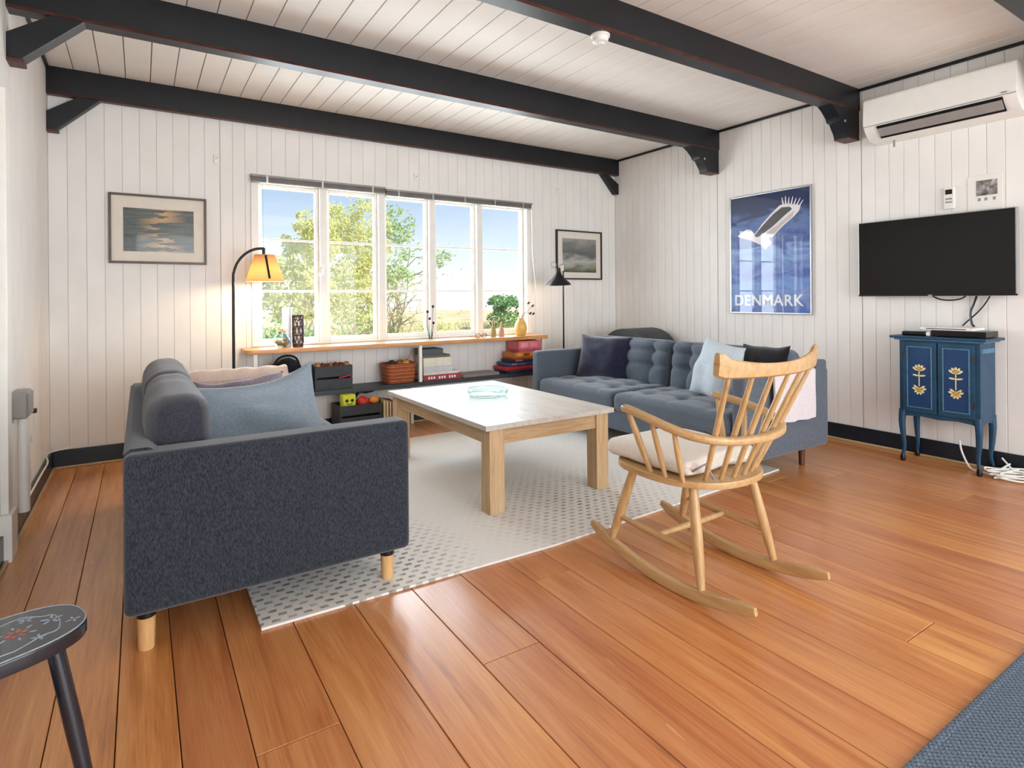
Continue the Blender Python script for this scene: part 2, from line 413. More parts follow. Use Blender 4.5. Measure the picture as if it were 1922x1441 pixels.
# ------------------------------------------------------------------ floor, walls, ceiling
fl = bx('floor', XL-0.1, XR+0.1, YR-0.1, YD+0.1, -0.12, -0.022, 'floorgap', None, 0)
tag(fl, 'red-brown varnished wooden floor of wide boards', 'floor', kind='structure')
ex = [XL, -0.37, -0.215, -0.062, 0.08, 0.237, 0.45, 0.67, 0.895, 1.112, 1.333, 1.52, 1.705, 1.897, 2.125, 2.33, 2.5, 2.68, 2.87, 3.06]
while ex[-1] < XR-0.25: ex.append(ex[-1]+0.19)
ex.append(XR)
joints = {4: [], 5: [1.573], 6: [], 7: [4.2], 8: [1.573], 9: [], 10: [1.92], 11: [0.4, 3.3], 12: [], 13: [2.9], 14: [0.9], 15: [3.2], 16: [1.7]}
for i in range(len(ex)-1):
    ys = [YR]+joints.get(i, [random.uniform(0.0, 3.4)] if i > 3 else [])+[YD]
    for a, b in zip(ys, ys[1:]):
        piece('plank', ex[i]+0.0014, ex[i+1]-0.0014, a+0.0014, b-0.0014, -0.022, 0.0, 'floor', fl, 0.0014)

ce = bx('ceiling', XL-0.1, XR+0.1, YR-0.1, YD+0.1, H+0.014, H+0.1, 'ceilgap', None, 0)
tag(ce, 'cream painted plank ceiling above the dark beams', 'ceiling', kind='structure')
bw = (XR-XL)/35
for i in range(35): piece('board', XL+i*bw+0.0025, XL+(i+1)*bw-0.0025, YR, YD, H, H+0.014, 'ceil', ce, 0.002)

# window opening in the back wall
WX0, WX1, WZ0, WZ1 = 0.80, 3.425, 0.77, 2.115
wb_ = B()
box(wb_, XL-0.1, WX0, YD+0.005, YD+0.12, 0, H); box(wb_, WX1, XR+0.1, YD+0.005, YD+0.12, 0, H)
box(wb_, WX0, WX1, YD+0.005, YD+0.12, 0, WZ0); box(wb_, WX0, WX1, YD+0.005, YD+0.12, WZ1, H)
wback = obj('wall_back', wb_, 'gap', None, False); tag(wback, 'white boarded wall around the wide window', 'wall', kind='structure')
def strips(lo, hi, seams, w):
    e = [lo]
    for s in seams+[hi]:
        n = max(1, round((s-e[-1])/w)); st = (s-e[-1])/n; b = e[-1]
        e += [b+st*(k+1) for k in range(n)]
    return e
def bgap(x, seams): return 0.0035 if any(abs(x-s) < 1e-3 for s in seams) else 0.0009
seamsB = [0.53, WX0, 2.11, WX1, 3.75]
eb = strips(XL, XR, seamsB, 0.105)
for a, b in zip(eb, eb[1:]):
    a2, b2 = a+bgap(a, [0.53]), b-bgap(b, [0.53])
    if a >= WX0-0.01 and b <= WX1+0.01:
        piece('board', a2, b2, YD, YD+0.005, 0, WZ0, 'wall', wback, 0.001); piece('board', a2, b2, YD, YD+0.005, WZ1, H, 'wall', wback, 0.001)
    else: piece('board', a2, b2, YD, YD+0.005, 0, H, 'wall', wback, 0.001)
# right wall
wr_ = B()
box(wr_, XR+0.006, XR+0.12, YR-0.1, YD+0.1, 0, H)
wright = obj('wall_right', wr_, 'gap', None, False); tag(wright, 'white vertical boarded wall behind the television and poster', 'wall', kind='structure')
seamsR = [-1.4, -0.10, 1.0, 2.275, 3.60]
er = strips(YR, YD, seamsR, 0.098)
for a, b in zip(er, er[1:]):
    piece('board', XR, XR+0.006, a+bgap(a, seamsR), b-bgap(b, seamsR), 0, H, 'wall', wright, 0.002)
# left wall
wl_ = B(); box(wl_, XL-0.12, XL-0.005, YR-0.1, YD+0.1, 0, H)
wleft = obj('wall_left', wl_, 'gap', None, False); tag(wleft, 'white boarded wall at the left edge beside the meter box', 'wall', kind='structure')
elft = strips(YR, YD, [3.6], 0.105)
for a, b in zip(elft, elft[1:]): piece('board', XL-0.005, XL, a+bgap(a, [3.6]), b-bgap(b, [3.6]), 0, H, 'wall', wleft, 0.001)
# unseen rear wall; its wide unglazed opening is added to let light in
wq = B()
box(wq, XL-0.1, -0.15, YR-0.12, YR, 0, H); box(wq, 4.35, XR+0.1, YR-0.12, YR, 0, H); box(wq, -0.15, 4.35, YR-0.12, YR, 2.42, H); box(wq, -0.15, 4.35, YR-0.12, YR, 0, 0.28)
tag(obj('wall_rear', wq, 'wall', None, False), 'unseen white wall behind the camera with a wide opening added for light', 'wall', kind='structure')

# skirting boards with pale floor strips
for nm, a, lab in (('baseboard_back', (XL+0.016, XR-0.016, YD-0.016, YD, 0, 0.125), 'dark navy skirting board under the window wall'),
                   ('baseboard_right', (XR-0.016, XR, YR, YD, 0, 0.125), 'dark navy skirting board along the television wall'),
                   ('baseboard_left', (XL, XL+0.016, YR, YD, 0, 0.125), 'dark navy skirting board along the left wall')):
    t = thing(nm, lab, 'skirting board', ((a[0]+a[1])/2, (a[2]+a[3])/2, 0), kind='structure')
    bx('board', *a, 'skirt', t, 0.004)
    if nm.endswith('back'): bx('floor_strip', a[0], a[1], YD-0.032, YD-0.016, 0, 0.016, 'strip', t, 0.005)
    elif nm.endswith('right'): bx('floor_strip', XR-0.032, XR-0.016, a[2], a[3]-0.032, 0, 0.016, 'strip', t, 0.005)
    else: bx('floor_strip', XL+0.016, XL+0.032, a[2], a[3]-0.032, 0, 0.016, 'strip', t, 0.005)
tag(bx('trim_1', XR-0.018, XR, YR, YD, H-0.022, H, 'beam', None, 0.003), 'thin dark strip where the right wall meets the ceiling', 'trim', kind='structure')
tag(bx('trim_2', XL, XL+0.018, YR, YD, H-0.022, H, 'beam', None, 0.003), 'thin dark strip where the left wall meets the ceiling', 'trim', kind='structure')

# beams
def beam_mesh(x0, x1, y0, y1, z0, z1, ch=0.011):
    bm = B(); sec = [(y0, z1), (y0, z0+ch), (y0+ch, z0), (y1-ch, z0), (y1, z0+ch), (y1, z1)]
    A = [bm.verts.new((x0, y, z)) for y, z in sec]; Bv = [bm.verts.new((x1, y, z)) for y, z in sec]
    bm.faces.new(A); bm.faces.new(Bv[::-1])
    for i in range(6):
        f = bm.faces.new((A[i], Bv[i], Bv[(i+1) % 6], A[(i+1) % 6]))
        if i in (1, 3): f.material_index = 1
    return bm
def strut(bm, x0, z0, x1, z1, y0, y1, th):
    d = Vector((x1-x0, z1-z0)); d.normalize(); nrm = Vector((-d.y, d.x))*th/2
    pts = [(x0+nrm.x, z0+nrm.y), (x1+nrm.x, z1+nrm.y), (x1-nrm.x, z1-nrm.y), (x0-nrm.x, z0-nrm.y)]
    return prism(bm, pts, 'Y', y0, y1, 0.006)
def corbel(bm, y0, y1, zt):
    pts = [(XR, zt), (XR-0.40, zt), (XR-0.345, zt-0.03), (XR-0.29, zt-0.075), (XR-0.275, zt-0.105), (XR-0.235, zt-0.112), (XR-0.215, zt-0.14),
           (XR-0.185, zt-0.175), (XR-0.165, zt-0.215), (XR, zt-0.215)]
    return prism(bm, pts, 'Y', y0, y1, 0.005)
BE = [(4.955, YD, 2.555, 'dark beam flat against the window wall', 0), (3.57, 3.68, 2.545, 'dark beam second from the window wall', 1),
      (2.28, 2.40, 2.565, 'dark beam carrying the smoke detector', 1), (0.965, 1.085, 2.575, 'dark beam just showing at the top right corner', 1), (-0.35, -0.23, 2.575, 'dark beam behind the camera', 1)]
for k, (y0, y1, z0, lab, right) in enumerate(BE):
    t = thing('ceiling_beam', lab, 'beam', ((XL+XR)/2, (y0+y1)/2, z0), group='ceiling beams', kind='structure')
    obj('beam', beam_mesh(XL, XR, y0, y1, z0, H), None, t, False, mats=['beam', 'beamedge'])
    yb0, yb1 = y0+0.006, y1-0.006 if k else y1
    if right:
        b_ = obj('corbel', corbel(B(), yb0, yb1, z0), 'beam', t)
        bx('worn_foot', XR-0.168, XR-0.001, yb0-0.002, yb1+0.002, z0-0.222, z0-0.213, 'beamedge', b_, 0.002)
        bm = B(); lathe(bm, [(0, 0.006), (0.009, 0.004), (0.011, 0)], n=10); obj('bolt', place(bm, (XR-0.21, yb0, z0-0.10), rx=math.pi/2), 'silver', b_)
    else:
        obj('brace', prism(B(), [(XR, z0-0.215), (XR-0.045, z0-0.215), (XR-0.25, z0), (XR-0.15, z0), (XR, z0-0.10)], 'Y', yb0, yb1, 0.003), 'beam', t)
    b_ = obj('brace', prism(B(), [(XL, z0-0.235), (XL+0.06, z0-0.235), (XL+0.30, z0), (XL+0.17, z0), (XL, z0-0.12)], 'Y', yb0, yb1, 0.003), 'beam', t)
    bx('worn_foot', XL, XL+0.065, yb0, yb1, z0-0.255, z0-0.235, 'beamedge', b_, 0.003)
t = thing('smoke_detector', 'round white smoke detector under the dark beam', 'smoke detector', (2.10, 2.355, 2.52))
obj('body', lathe(B(), [(0, 0), (0.032, 0), (0.042, 0.008), (0.045, 0.03), (0.052, 0.034), (0.052, 0.045)], 2.10, 2.355, 2.52), 'whiteplastic', t)
obj('sensor_cap', lathe(B(), [(0, -0.009), (0.02, -0.008), (0.026, 0)], 2.10, 2.355, 2.52), 'whiteplastic', t)

# ------------------------------------------------------------------ window
w = thing('window_1', 'wide white five-light casement window with glazing bars', 'window', (2.11, YD+0.05, WZ0), kind='structure')
# casing on the wall face
bx('casing', WX0-0.05, WX0+0.006, YD-0.018, YD+0.12, WZ0, WZ1+0.04, 'white', w); bx('casing', WX1-0.006, WX1+0.05, YD-0.018, YD+0.12, WZ0, WZ1+0.04, 'white', w)
bx('casing', WX0-0.05, WX1+0.05, YD-0.020, YD+0.118, WZ1-0.006, WZ1+0.05, 'white', w); bx('sill', WX0, WX1, YD-0.0, YD+0.14, WZ0-0.03, WZ0+0.015, 'white', w)
mull = [0.82, 1.325, 1.845, 2.345, 2.862, 3.41]
for i, x in enumerate(mull):
    if 0 < i < 5: bx('mullion', x-0.03, x+0.03, YD+0.005, YD+0.12, WZ0+0.01, WZ1, 'white', w)
for i in range(5):
    a = mull[i]+(0.03 if i else -0.012); b = mull[i+1]-(0.03 if i < 4 else -0.007); fw = 0.03
    s = bx('sash', a, a+fw, YD+0.05, YD+0.09, WZ0+0.015, WZ1, 'white', w)
    bx('stile', b-fw, b, YD+0.05, YD+0.09, WZ0+0.015, WZ1, 'white', s)
    bx('rail', a+fw, b-fw, YD+0.05, YD+0.09, WZ0+0.015, WZ0+0.055, 'white', s); bx('rail', a+fw, b-fw, YD+0.05, YD+0.09, WZ1-0.05, WZ1, 'white', s)
    zs = [WZ0+0.055, 1.218, 1.645, WZ1-0.05]
    for z in zs[1:3]: bx('glazing_bar', a+fw, b-fw, YD+0.058, YD+0.082, z-0.009, z+0.009, 'white', s, 0.003)
    for z0, z1 in zip(zs, zs[1:]): bx('pane', a+fw-0.004, b-fw+0.004, YD+0.068, YD+0.072, z0, z1, 'pane', s, 0)
c_ = bx('catch_plate', 1.30, 1.325, YD+0.0, YD+0.006, 1.33, 1.43, 'whiteplastic', w, 0.002)
obj('catch', tube(B(), [(1.31, YD, 1.36), (1.30, YD-0.03, 1.37), (1.285, YD-0.04, 1.40), (1.29, YD-0.035, 1.43), (1.275, YD-0.03, 1.34)], 0.006, 8), 'whiteplastic', c_)
for nm, x0, x1, z1, lab in (('window_blind', 0.745, 1.86, 2.15, 'raised grey slat blind over the left part of the window'), ('window_blind', 1.862, 3.465, 2.137, 'raised grey slat blind over the right part of the window')):
    t = thing(nm, lab, 'blind', ((x0+x1)/2, YD-0.04, z1-0.06), group='raised window blinds')
    y0 = YD-0.062 if x0 < 1 else YD-0.066
    bx('headrail', x0, x1, y0, YD-0.018, z1-0.018, z1, 'blind', t, 0.003)
    for k in range(6): bx('slat', x0+0.004, x1-0.004, y0+0.004, YD-0.022, z1-0.024-k*0.005, z1-0.0205-k*0.005, 'blind', t, 0.001, 1)
    bx('bottom_rail', x0+0.004, x1-0.004, y0+0.003, YD-0.021, z1-0.062, z1-0.05, 'blind', t, 0.002)
    k = 3 if x0 < 1 else 5
    for q in range(k):
        xx = x0+0.12+(x1-x0-0.24)*q/(k-1); bx('clip', xx-0.008, xx+0.008, y0-0.003, y0+0.001, z1-0.06, z1-0.004, 'silver', t, 0.001)
    if x0 > 1: obj('cord', tube(B(), [(3.45, y0-0.002, z1-0.02), (3.455, y0-0.004, 1.6), (3.50, y0-0.004, 1.18)], 0.0035, 6), 'whiteplastic', t)
    else: obj('tilt_wand', tube(B(), [(0.83, y0-0.002, z1-0.06), (0.834, y0-0.004, 1.35)], 0.003, 6), 'bowlglass', t)
for (x, z, lab) in ((0.50, 2.25, 'small white sensor box high on the wall left of the window'), (2.17, 2.29, 'small white hook above the middle of the window'), (3.83, 2.325, 'small white hook up right of the window')):
    t = thing('wall_hook', lab, 'hook', (x, YD, z-0.03))
    bx('plate', x-0.014, x+0.014, YD-0.012, YD, z-0.035, z+0.035, 'white', t); obj('peg', tube(B(), [(x, YD-0.01, z), (x+0.01, YD-0.035, z-0.005), (x+0.02, YD-0.04, z+0.015)], 0.005, 8), 'white', t)

# ------------------------------------------------------------------ window shelf
SZ = 0.766
t = thing('window_shelf', 'long honey pine shelf under the window with white uprights', 'shelf', (2.09, 4.87, 0))
bm = B(); pts = [(0.665+0.05, 4.735), (3.50-0.02, 4.735), (3.50, 4.755), (3.50, 5.006), (0.665, 5.006), (0.665, 4.785), (0.68, 4.75)]
obj('top_board', prism(bm, pts, 'Z', SZ-0.036, SZ, 0.006), 'shelf', t)
for x in (0.735, 2.095, 3.44): bx('upright', x-0.014, x+0.014, 4.755, 4.785, 0.405 if x > 1 else 0.405, SZ-0.036, 'white', t, 0.002)
bx('lower_shelf', 0.70, 3.48, 4.745, 5.006, 0.37, 0.405, 'darkshelf', t, 0.003)
for x in (0.735, 2.095, 3.44): bx('foot', x-0.014, x+0.014, 4.955, 4.985, 0.0, 0.37, 'white', t, 0.002)

# ------------------------------------------------------------------ outdoors
gr = B(); n_ = 40
for i in range(n_+1):
    for j in range(n_+1):
        x = -25+75*i/n_; y = 5.2+70*(j/n_)**1.6
        gr.verts.new((x, y, -0.35+0.25*mnoise.noise(Vector((x*0.15, y*0.15, 0)))-0.004*max(0, y-12)))
gr.verts.ensure_lookup_table()
for i in range(n_):
    for j in range(n_): gr.faces.new([gr.verts[k] for k in (i*(n_+1)+j, (i+1)*(n_+1)+j, (i+1)*(n_+1)+j+1, i*(n_+1)+j+1)])
g_ = obj('ground', gr, 'grass'); tag(g_, 'dry heath ground outside the window', 'ground', kind='structure')
bl = B()
for k in range(9000):
    y = 6.5+22*random.random()**1.5; x = y*random.uniform(0.1, 0.75)
    z = -0.35+0.25*mnoise.noise(Vector((x*0.15, y*0.15, 0)))-0.004*max(0, y-12)
    hh = random.uniform(0.2, 0.5)*(0.6+0.9*abs(mnoise.noise(Vector((x*0.5, y*0.5, 3))))); a = random.uniform(0, 6.28); lx, ly = math.cos(a)*0.02, math.sin(a)*0.02
    tx, ty = random.gauss(0, 0.1), random.gauss(0, 0.1)
    poly(bl, [(x-lx, y-ly, z-0.02), (x+lx, y+ly, z-0.02), (x+tx, y+ty, z+hh)])
tag(obj('tall_grass', bl, 'blades', smooth=False), 'straw coloured heath grass outside the window', 'grass', kind='stuff')
def branch(bm, p, d, L, r, depth, tips, spread=0.55):
    pts = [p.copy()]; rads = [r]; q = p.copy(); dd = d.copy()
    for k in range(4):
        dd = (dd+Vector((random.gauss(0, 0.16), random.gauss(0, 0.16), random.gauss(0.02, 0.12)))).normalized()
        q = q+dd*L/4; pts.append(q.copy()); rads.append(r*(1-0.15*(k+1)))
    tube(bm, pts, rads, 5, caps=False)
    if depth == 0: tips.append((q, L)); return
    for k in range(random.choice((2, 3, 3))):
        i = random.choice((2, 3, 4)); nd = (dd+Vector((random.gauss(0, spread), random.gauss(0, spread), random.gauss(0.1, 0.35)))).normalized()
        branch(bm, pts[i], nd, L*random.uniform(0.6, 0.8), r*0.55, depth-1, tips, spread)
    if depth <= 2: tips.append((q, L))
def leaf(bm, c, size):
    a = Vector((random.gauss(0, 1), random.gauss(0, 1), random.gauss(0, 1))).normalized(); b = a.orthogonal().normalized(); s = size*random.uniform(0.6, 1.3)
    poly(bm, [c-a*s, c+b*s*0.5, c+a*s, c-b*s*0.5])
def tree(name, label, x, y, z, Ht, depth, per, rad, size, mat, lean=(0, 0), cat='tree', group='trees outside the window', stems=1, crowns=()):
    t = thing(name, label, cat, (x, y, z), group=group); bm = B(); tips = []
    for s in range(stems):
        d = Vector((lean[0]+random.gauss(0, 0.35 if stems > 1 else 0.05), lean[1]+random.gauss(0, 0.35 if stems > 1 else 0.05), 1)).normalized()
        branch(bm, Vector((x+random.gauss(0, 0.1)*(stems > 1), y, z-0.1)), d, Ht*0.38, Ht*0.02, depth, tips)
    obj('trunk_and_branches', bm, 'bark', t)
    lf = B()
    for (p, L) in tips:
        for k in range(per): leaf(lf, p+Vector((random.gauss(0, rad), random.gauss(0, rad), random.gauss(0, rad*0.7))), size)
    for (cx, cy, cz, rx, ry, rz, n) in crowns:
        k = 0
        while k < n:
            v = Vector((random.uniform(-1, 1), random.uniform(-1, 1), random.uniform(-1, 1)))
            p = Vector((cx+v.x*rx, cy+v.y*ry, cz+v.z*rz)); f_ = mnoise.noise(p*2.6)
            if v.length > 1 or f_ < -0.12+0.25*v.length**3: continue
            leaf(lf, p, size); k += 1
    f = obj('foliage', lf, mat, t, False); f['kind'] = 'stuff'
random.seed(3); tree('birch_tree', 'tall pale yellow-green tree in the second pane', 4.2, 13.2, -0.4, 3.4, 3, 10, 0.28, 0.05, 'leafA', (0.05, 0), crowns=((4.15, 13.2, 2.55, 0.95, 0.8, 1.0, 4200), (3.9, 13.0, 1.35, 1.0, 0.9, 0.8, 3400)))
random.seed(11); tree('birch_tree', 'pale round tree behind the leftmost pane', 2.95, 12.2, -0.4, 3.0, 3, 10, 0.28, 0.05, 'leafA', (0.02, 0), crowns=((3.0, 12.2, 2.35, 0.62, 0.6, 0.65, 2600), (2.6, 12.2, 1.35, 0.85, 0.8, 0.85, 3600)))
random.seed(21); tree('birch_tree', 'thin leaning tree with bare branches in the middle pane', 5.2, 14.0, -0.4, 3.8, 4, 3, 0.25, 0.05, 'leafB', (0.40, 0), crowns=((5.45, 14.0, 2.75, 0.7, 0.6, 0.8, 1500), (5.2, 13.6, 1.7, 0.6, 0.5, 0.5, 700), (6.9, 14.3, 2.2, 0.55, 0.4, 0.3, 260)))
random.seed(5); tree('shrub', 'dark green shrub low in the leftmost pane', 1.85, 9.6, -0.35, 1.5, 2, 40, 0.16, 0.04, 'leafC', cat='shrub', group='shrubs outside the window', stems=4)
random.seed(6); tree('shrub', 'tangled olive shrub low in the second pane', 3.2, 10.4, -0.35, 1.9, 3, 8, 0.2, 0.04, 'leafB', cat='shrub', group='shrubs outside the window', stems=4)
random.seed(8); tree('shrub', 'small bright green shrub low in the middle pane', 4.9, 12.5, -0.35, 1.0, 2, 40, 0.16, 0.045, 'leafC', cat='shrub', group='shrubs outside the window', stems=3)
random.seed(9); tree('shrub', 'distant green bush in the rightmost pane', 15.9, 25.5, -0.75, 0.9, 1, 30, 0.3, 0.09, 'leafC', cat='shrub', group='shrubs outside the window', stems=4, crowns=((15.9, 25.5, 0.85, 1.0, 0.8, 0.5, 1100), (15.9, 25.5, 0.05, 0.95, 0.8, 0.75, 900)))
random.seed(17); tree('shrub', 'arching pale bare-branched shrub in the middle pane', 4.75, 12.9, -0.4, 2.3, 3, 2, 0.2, 0.04, 'leafA', (0.25, 0), cat='shrub', group='shrubs outside the window', stems=6)
random.seed(12); tree('shrub', 'low straw-green bush below the fourth pane', 7.2, 14.5, -0.4, 1.2, 2, 30, 0.25, 0.05, 'leafA', cat='shrub', group='shrubs outside the window', stems=4)
random.seed(30)

# ------------------------------------------------------------------ rugs
def rug_mat(name, base, dash):
    n = N(name); v = n.coord('Object'); s = n.add('SeparateXYZ'); n.l(v, s.inputs[0])
    X, Y = s.outputs[0], s.outputs[1]
    vv = n.math('DIVIDE', Y, 0.036); row = n.math('FLOOR', vv); fy = n.math('SUBTRACT', vv, row)
    uu = n.math('ADD', n.math('DIVIDE', X, 0.056), n.math('MULTIPLY', n.math('MODULO', n.math('ABSOLUTE', row), 2.0), 0.5))
    uu = n.math('ADD', uu, n.math('MULTIPLY', n.noise(n.coord('Object', (2, 60, 1)), 2, 1), 0.35))
    fx = n.math('SUBTRACT', uu, n.math('FLOOR', uu))
    mk = n.math('MULTIPLY', n.math('LESS_THAN', fx, 0.52), n.math('LESS_THAN', n.math('ABSOLUTE', n.math('SUBTRACT', fy, 0.5)), 0.24))
    def near(px, py, r):
        dx = n.math('SUBTRACT', X, px); dy = n.math('SUBTRACT', Y, py)
        d = n.math('SQRT', n.math('ADD', n.math('MULTIPLY', dx, dx), n.math('MULTIPLY', dy, dy)))
        return n.math('MAXIMUM', n.math('SUBTRACT', 1.0, n.math('DIVIDE', d, r)), 0.0)
    zone = n.math('MINIMUM', n.math('ADD', n.math('ADD', n.math('MULTIPLY', near(-1.38, -0.85, 0.75), 2.2), n.math('MULTIPLY', near(0.12, -0.80, 0.70), 1.0)), n.math('MULTIPLY', n.noise(n.coord('Object', (1, 1, 1)), 1.7, 2), 0.10)), 1.0)
    fade = n.ramp(n.noise(n.coord('Object', (14, 20, 1)), 1.0, 1), [(0.3, (0.25, 0.25, 0.25, 1)), (0.6, (1, 1, 1, 1))])
    fac = n.math('MULTIPLY', n.math('MULTIPLY', n.math('MULTIPLY', mk, zone), fade), 0.72)
    fine = n.noise(n.coord('Object', (1, 1, 1)), 160, 2)
    bc = n.mix(n.math('MULTIPLY', fine, 0.25), base, tuple(q*0.7 for q in base))
    n.set(base_color=n.mix(fac, bc, dash), roughness=0.95, specular_ior_level=0.1)
    rib = n.math('ABSOLUTE', n.math('SUBTRACT', fy, 0.5))
    n.bump(n.math('ADD', n.math('MULTIPLY', rib, -0.3), n.math('MULTIPLY', fine, 0.4)), 0.4, 0.004); return n.m
M['rug'] = rug_mat('cream_woven_rug', (236, 232, 225), (74, 66, 62))
bm = prism(B(), [(0.345, 2.155), (1.6, 2.13), (2.55, 2.18), (3.52, 2.235), (3.50, 4.42), (0.36, 4.42)], 'Z', 0.0, 0.011, 0.003)
tag(obj('area_rug', bm, 'rug'), 'large cream woven rug with dark dashes under the coffee table', 'rug')
def rug2():
    n = N('blue_grey_ribbed_rug'); v = n.coord('Object'); s = n.add('SeparateXYZ'); n.l(v, s.inputs[0])
    wv = n.math('SINE', n.math('MULTIPLY', s.outputs[1], 420)); wx = n.math('SINE', n.math('MULTIPLY', s.outputs[0], 330)); hgt = n.math('MULTIPLY', wv, wx)
    f = n.noise(n.coord('Object', (1, 3, 1)), 90, 2)
    n.set(base_color=n.mix(f, (60, 76, 92), (118, 132, 146)), roughness=0.95, specular_ior_level=0.1)
    n.bump(n.math('ADD', n.math('MULTIPLY', hgt, 0.5), f), 0.6, 0.006); return n.m
M['rug2'] = rug2()
t = thing('floor_mat', 'blue-grey ribbed rug at the lower right corner', 'rug', (2.2, -0.3, 0))
bx('pile', 1.05, 3.35, -1.2, 0.655, 0, 0.012, 'rug2', t, 0.005)
bx('bound_edge', 1.05, 3.35, 0.640, 0.662, 0, 0.0135, 'rug2', t, 0.005)

# ------------------------------------------------------------------ left sofa
RG = 0.011
t = thing('sofa', 'charcoal grey two-seat sofa on pale wooden legs, back to the left wall', 'sofa', (0.43, 3.1, 0))
Y0, Y1, X0, X1 = 2.165, 4.05, -0.05, 0.905
bx('base', X0+0.02, X1-0.02, Y0+0.10, Y1-0.10, 0.15, 0.30, 'sofaL', t, 0.02)
for a, b in ((Y0, Y0+0.13), (Y1-0.13, Y1)):
    bm = B(); box(bm, X0, X1, a, b, 0.15, 0.662, 0.024, 4); obj('arm', bm, 'sofaL', t)
bm = B(); prism(bm, [(X0, 0.15), (X0, 0.655), (X0+0.02, 0.672), (X0+0.07, 0.672), (X0+0.10, 0.65), (X0+0.14, 0.30), (X0+0.14, 0.15)], 'Y', Y0+0.06, Y1-0.06)
obj('back', bm, 'sofaL', t)
for k, (a, b) in enumerate(((2.30, 3.105), (3.11, 3.915))):
    obj('seat_cushion', cushion(B(), 0.50, (a+b)/2, 0.385, 0.80, b-a, 0.17, 0.045, 12, 0.015), 'sofaL', t)
    bm = B(); cushion(bm, 0, 0, 0, 0.185, b-a, 0.36, 0.075, 12, 0.02, axis=0, wr=0.008, seed=k)
    obj('back_cushion', place(bm, (0.115, (a+b)/2, 0.635), ry=-0.03), 'sofaLcush', t)
for x, y in ((0.01, 2.265), (0.841, 2.262), (0.01, 3.95), (0.841, 3.95)):
    zf = RG if x > 0.4 else 0.0
    lg = obj('leg', lathe(B(), [(0, zf), (0.022, zf), (0.024, zf+0.004), (0.027, 0.12), (0, 0.12)], x, y, 0, 18), 'birch', t)
    obj('collar', lathe(B(), [(0.0275, 0.108), (0.029, 0.11), (0.029, 0.152), (0, 0.152)], x, y, 0, 18), 'blackplastic', lg)
pl = pillow(0.60, 0.37, 0.20, 26, 1.3, 0.016, 0.05)
tag(obj('scatter_pillow', place(pl, (0.455, 2.98, 0.622), rx=-0.30, rz=-0.10, ry=-0.13), 'paleblue'), 'pale blue-grey linen pillow on the left sofa', 'pillow')
# blankets on the far arm
def drape(name, x0, x1, ytop0, ytop1, zt, dropf, dropb, mat, label, seed, thick=0.018, foldamp=0.012):
    bm = B(); path = []
    path += [(ytop0-0.015-0.012, zt-dropf+dropf*k/5) for k in range(6)]
    path += [(ytop0+0.0, zt+0.012), ((ytop0+ytop1)/2, zt+0.016), (ytop1, zt+0.012)]
    path += [(ytop1+0.027, zt-dropb*k/5) for k in range(1, 6)]
    n = 18; G = {}
    for s in (0, 1):
        for i in range(n+1):
            for j, (y, z) in enumerate(path):
                u = i/n; x = x0+(x1-x0)*u
                q = mnoise.noise_vector(Vector((u*4+seed, j*0.35, seed)))
                fo = math.sin(u*16+seed+q.x*2)*foldamp
                dy = 0; dz = 0
                side = -1 if j < 6 else (1 if j > 8 else 0)
                if side: dy = side*(s*thick+abs(fo))
                else: dz = s*thick+abs(fo)
                G[s, i, j] = bm.verts.new((x+q.y*0.015, y+dy, z+dz+(q.z*0.012 if j in (0, len(path)-1) else 0)))
    m_ = len(path)
    for i in range(n):
        for j in range(m_-1):
            bm.faces.new((G[1, i, j], G[1, i+1, j], G[1, i+1, j+1], G[1, i, j+1])); bm.faces.new((G[0, i, j], G[0, i, j+1], G[0, i+1, j+1], G[0, i+1, j]))
    for i in range(n):
        for j in (0, m_-1): bm.faces.new((G[0, i, j], G[0, i+1, j], G[1, i+1, j], G[1, i, j]))
    for j in range(m_-1):
        for i in (0, n): bm.faces.new((G[0, i, j], G[1, i, j], G[1, i, j+1], G[0, i, j+1]))
    return tag(obj(name, bm, mat), label, 'blanket')
drape('folded_throw', 0.20, 0.80, Y1-0.13, Y1, 0.665, 0.16, 0.30, 'pinkthrow', 'blush beige throw folded over the far arm of the left sofa', 2.0, 0.03)
pl = pillow(0.50, 0.24, 0.20, 22, 4.4, 0.03, 0.02)
tag(obj('bunched_blanket', place(pl, (0.50, 3.76, 0.575), rx=-0.25, rz=-0.05, ry=-0.06), 'lilac'), 'lilac-grey blanket bunched at the far end of the left sofa', 'blanket')

# ------------------------------------------------------------------ right sofa
t = thing('sofa', 'slate blue-grey tufted sofa on short dark legs facing the coffee table', 'sofa', (3.46, 3.23, 0))
X0, X1, Y0, Y1 = 3.0, 3.92, 2.12, 4.33
bx('base', X0+0.015, X1, Y0+0.06, Y1-0.06, 0.14, 0.285, 'sofaR', t, 0.015)
for a, b in ((Y0, Y0+0.10), (Y1-0.10, Y1)): obj('arm', box(B(), X0, X1, a, b, 0.14, 0.665, 0.028, 4), 'sofaR', t)
bm = B(); prism(bm, [(X1, 0.14), (X1, 0.70), (X1-0.02, 0.715), (X1-0.10, 0.715), (X1-0.13, 0.69), (X1-0.16, 0.28), (X1-0.16, 0.14)], 'Y', Y0+0.02, Y1-0.02); obj('back', bm, 'sofaR', t)
dm = [(a, b) for a in (-0.5, 0.0, 0.5) for b in (-0.62, -0.2, 0.22, 0.64)]
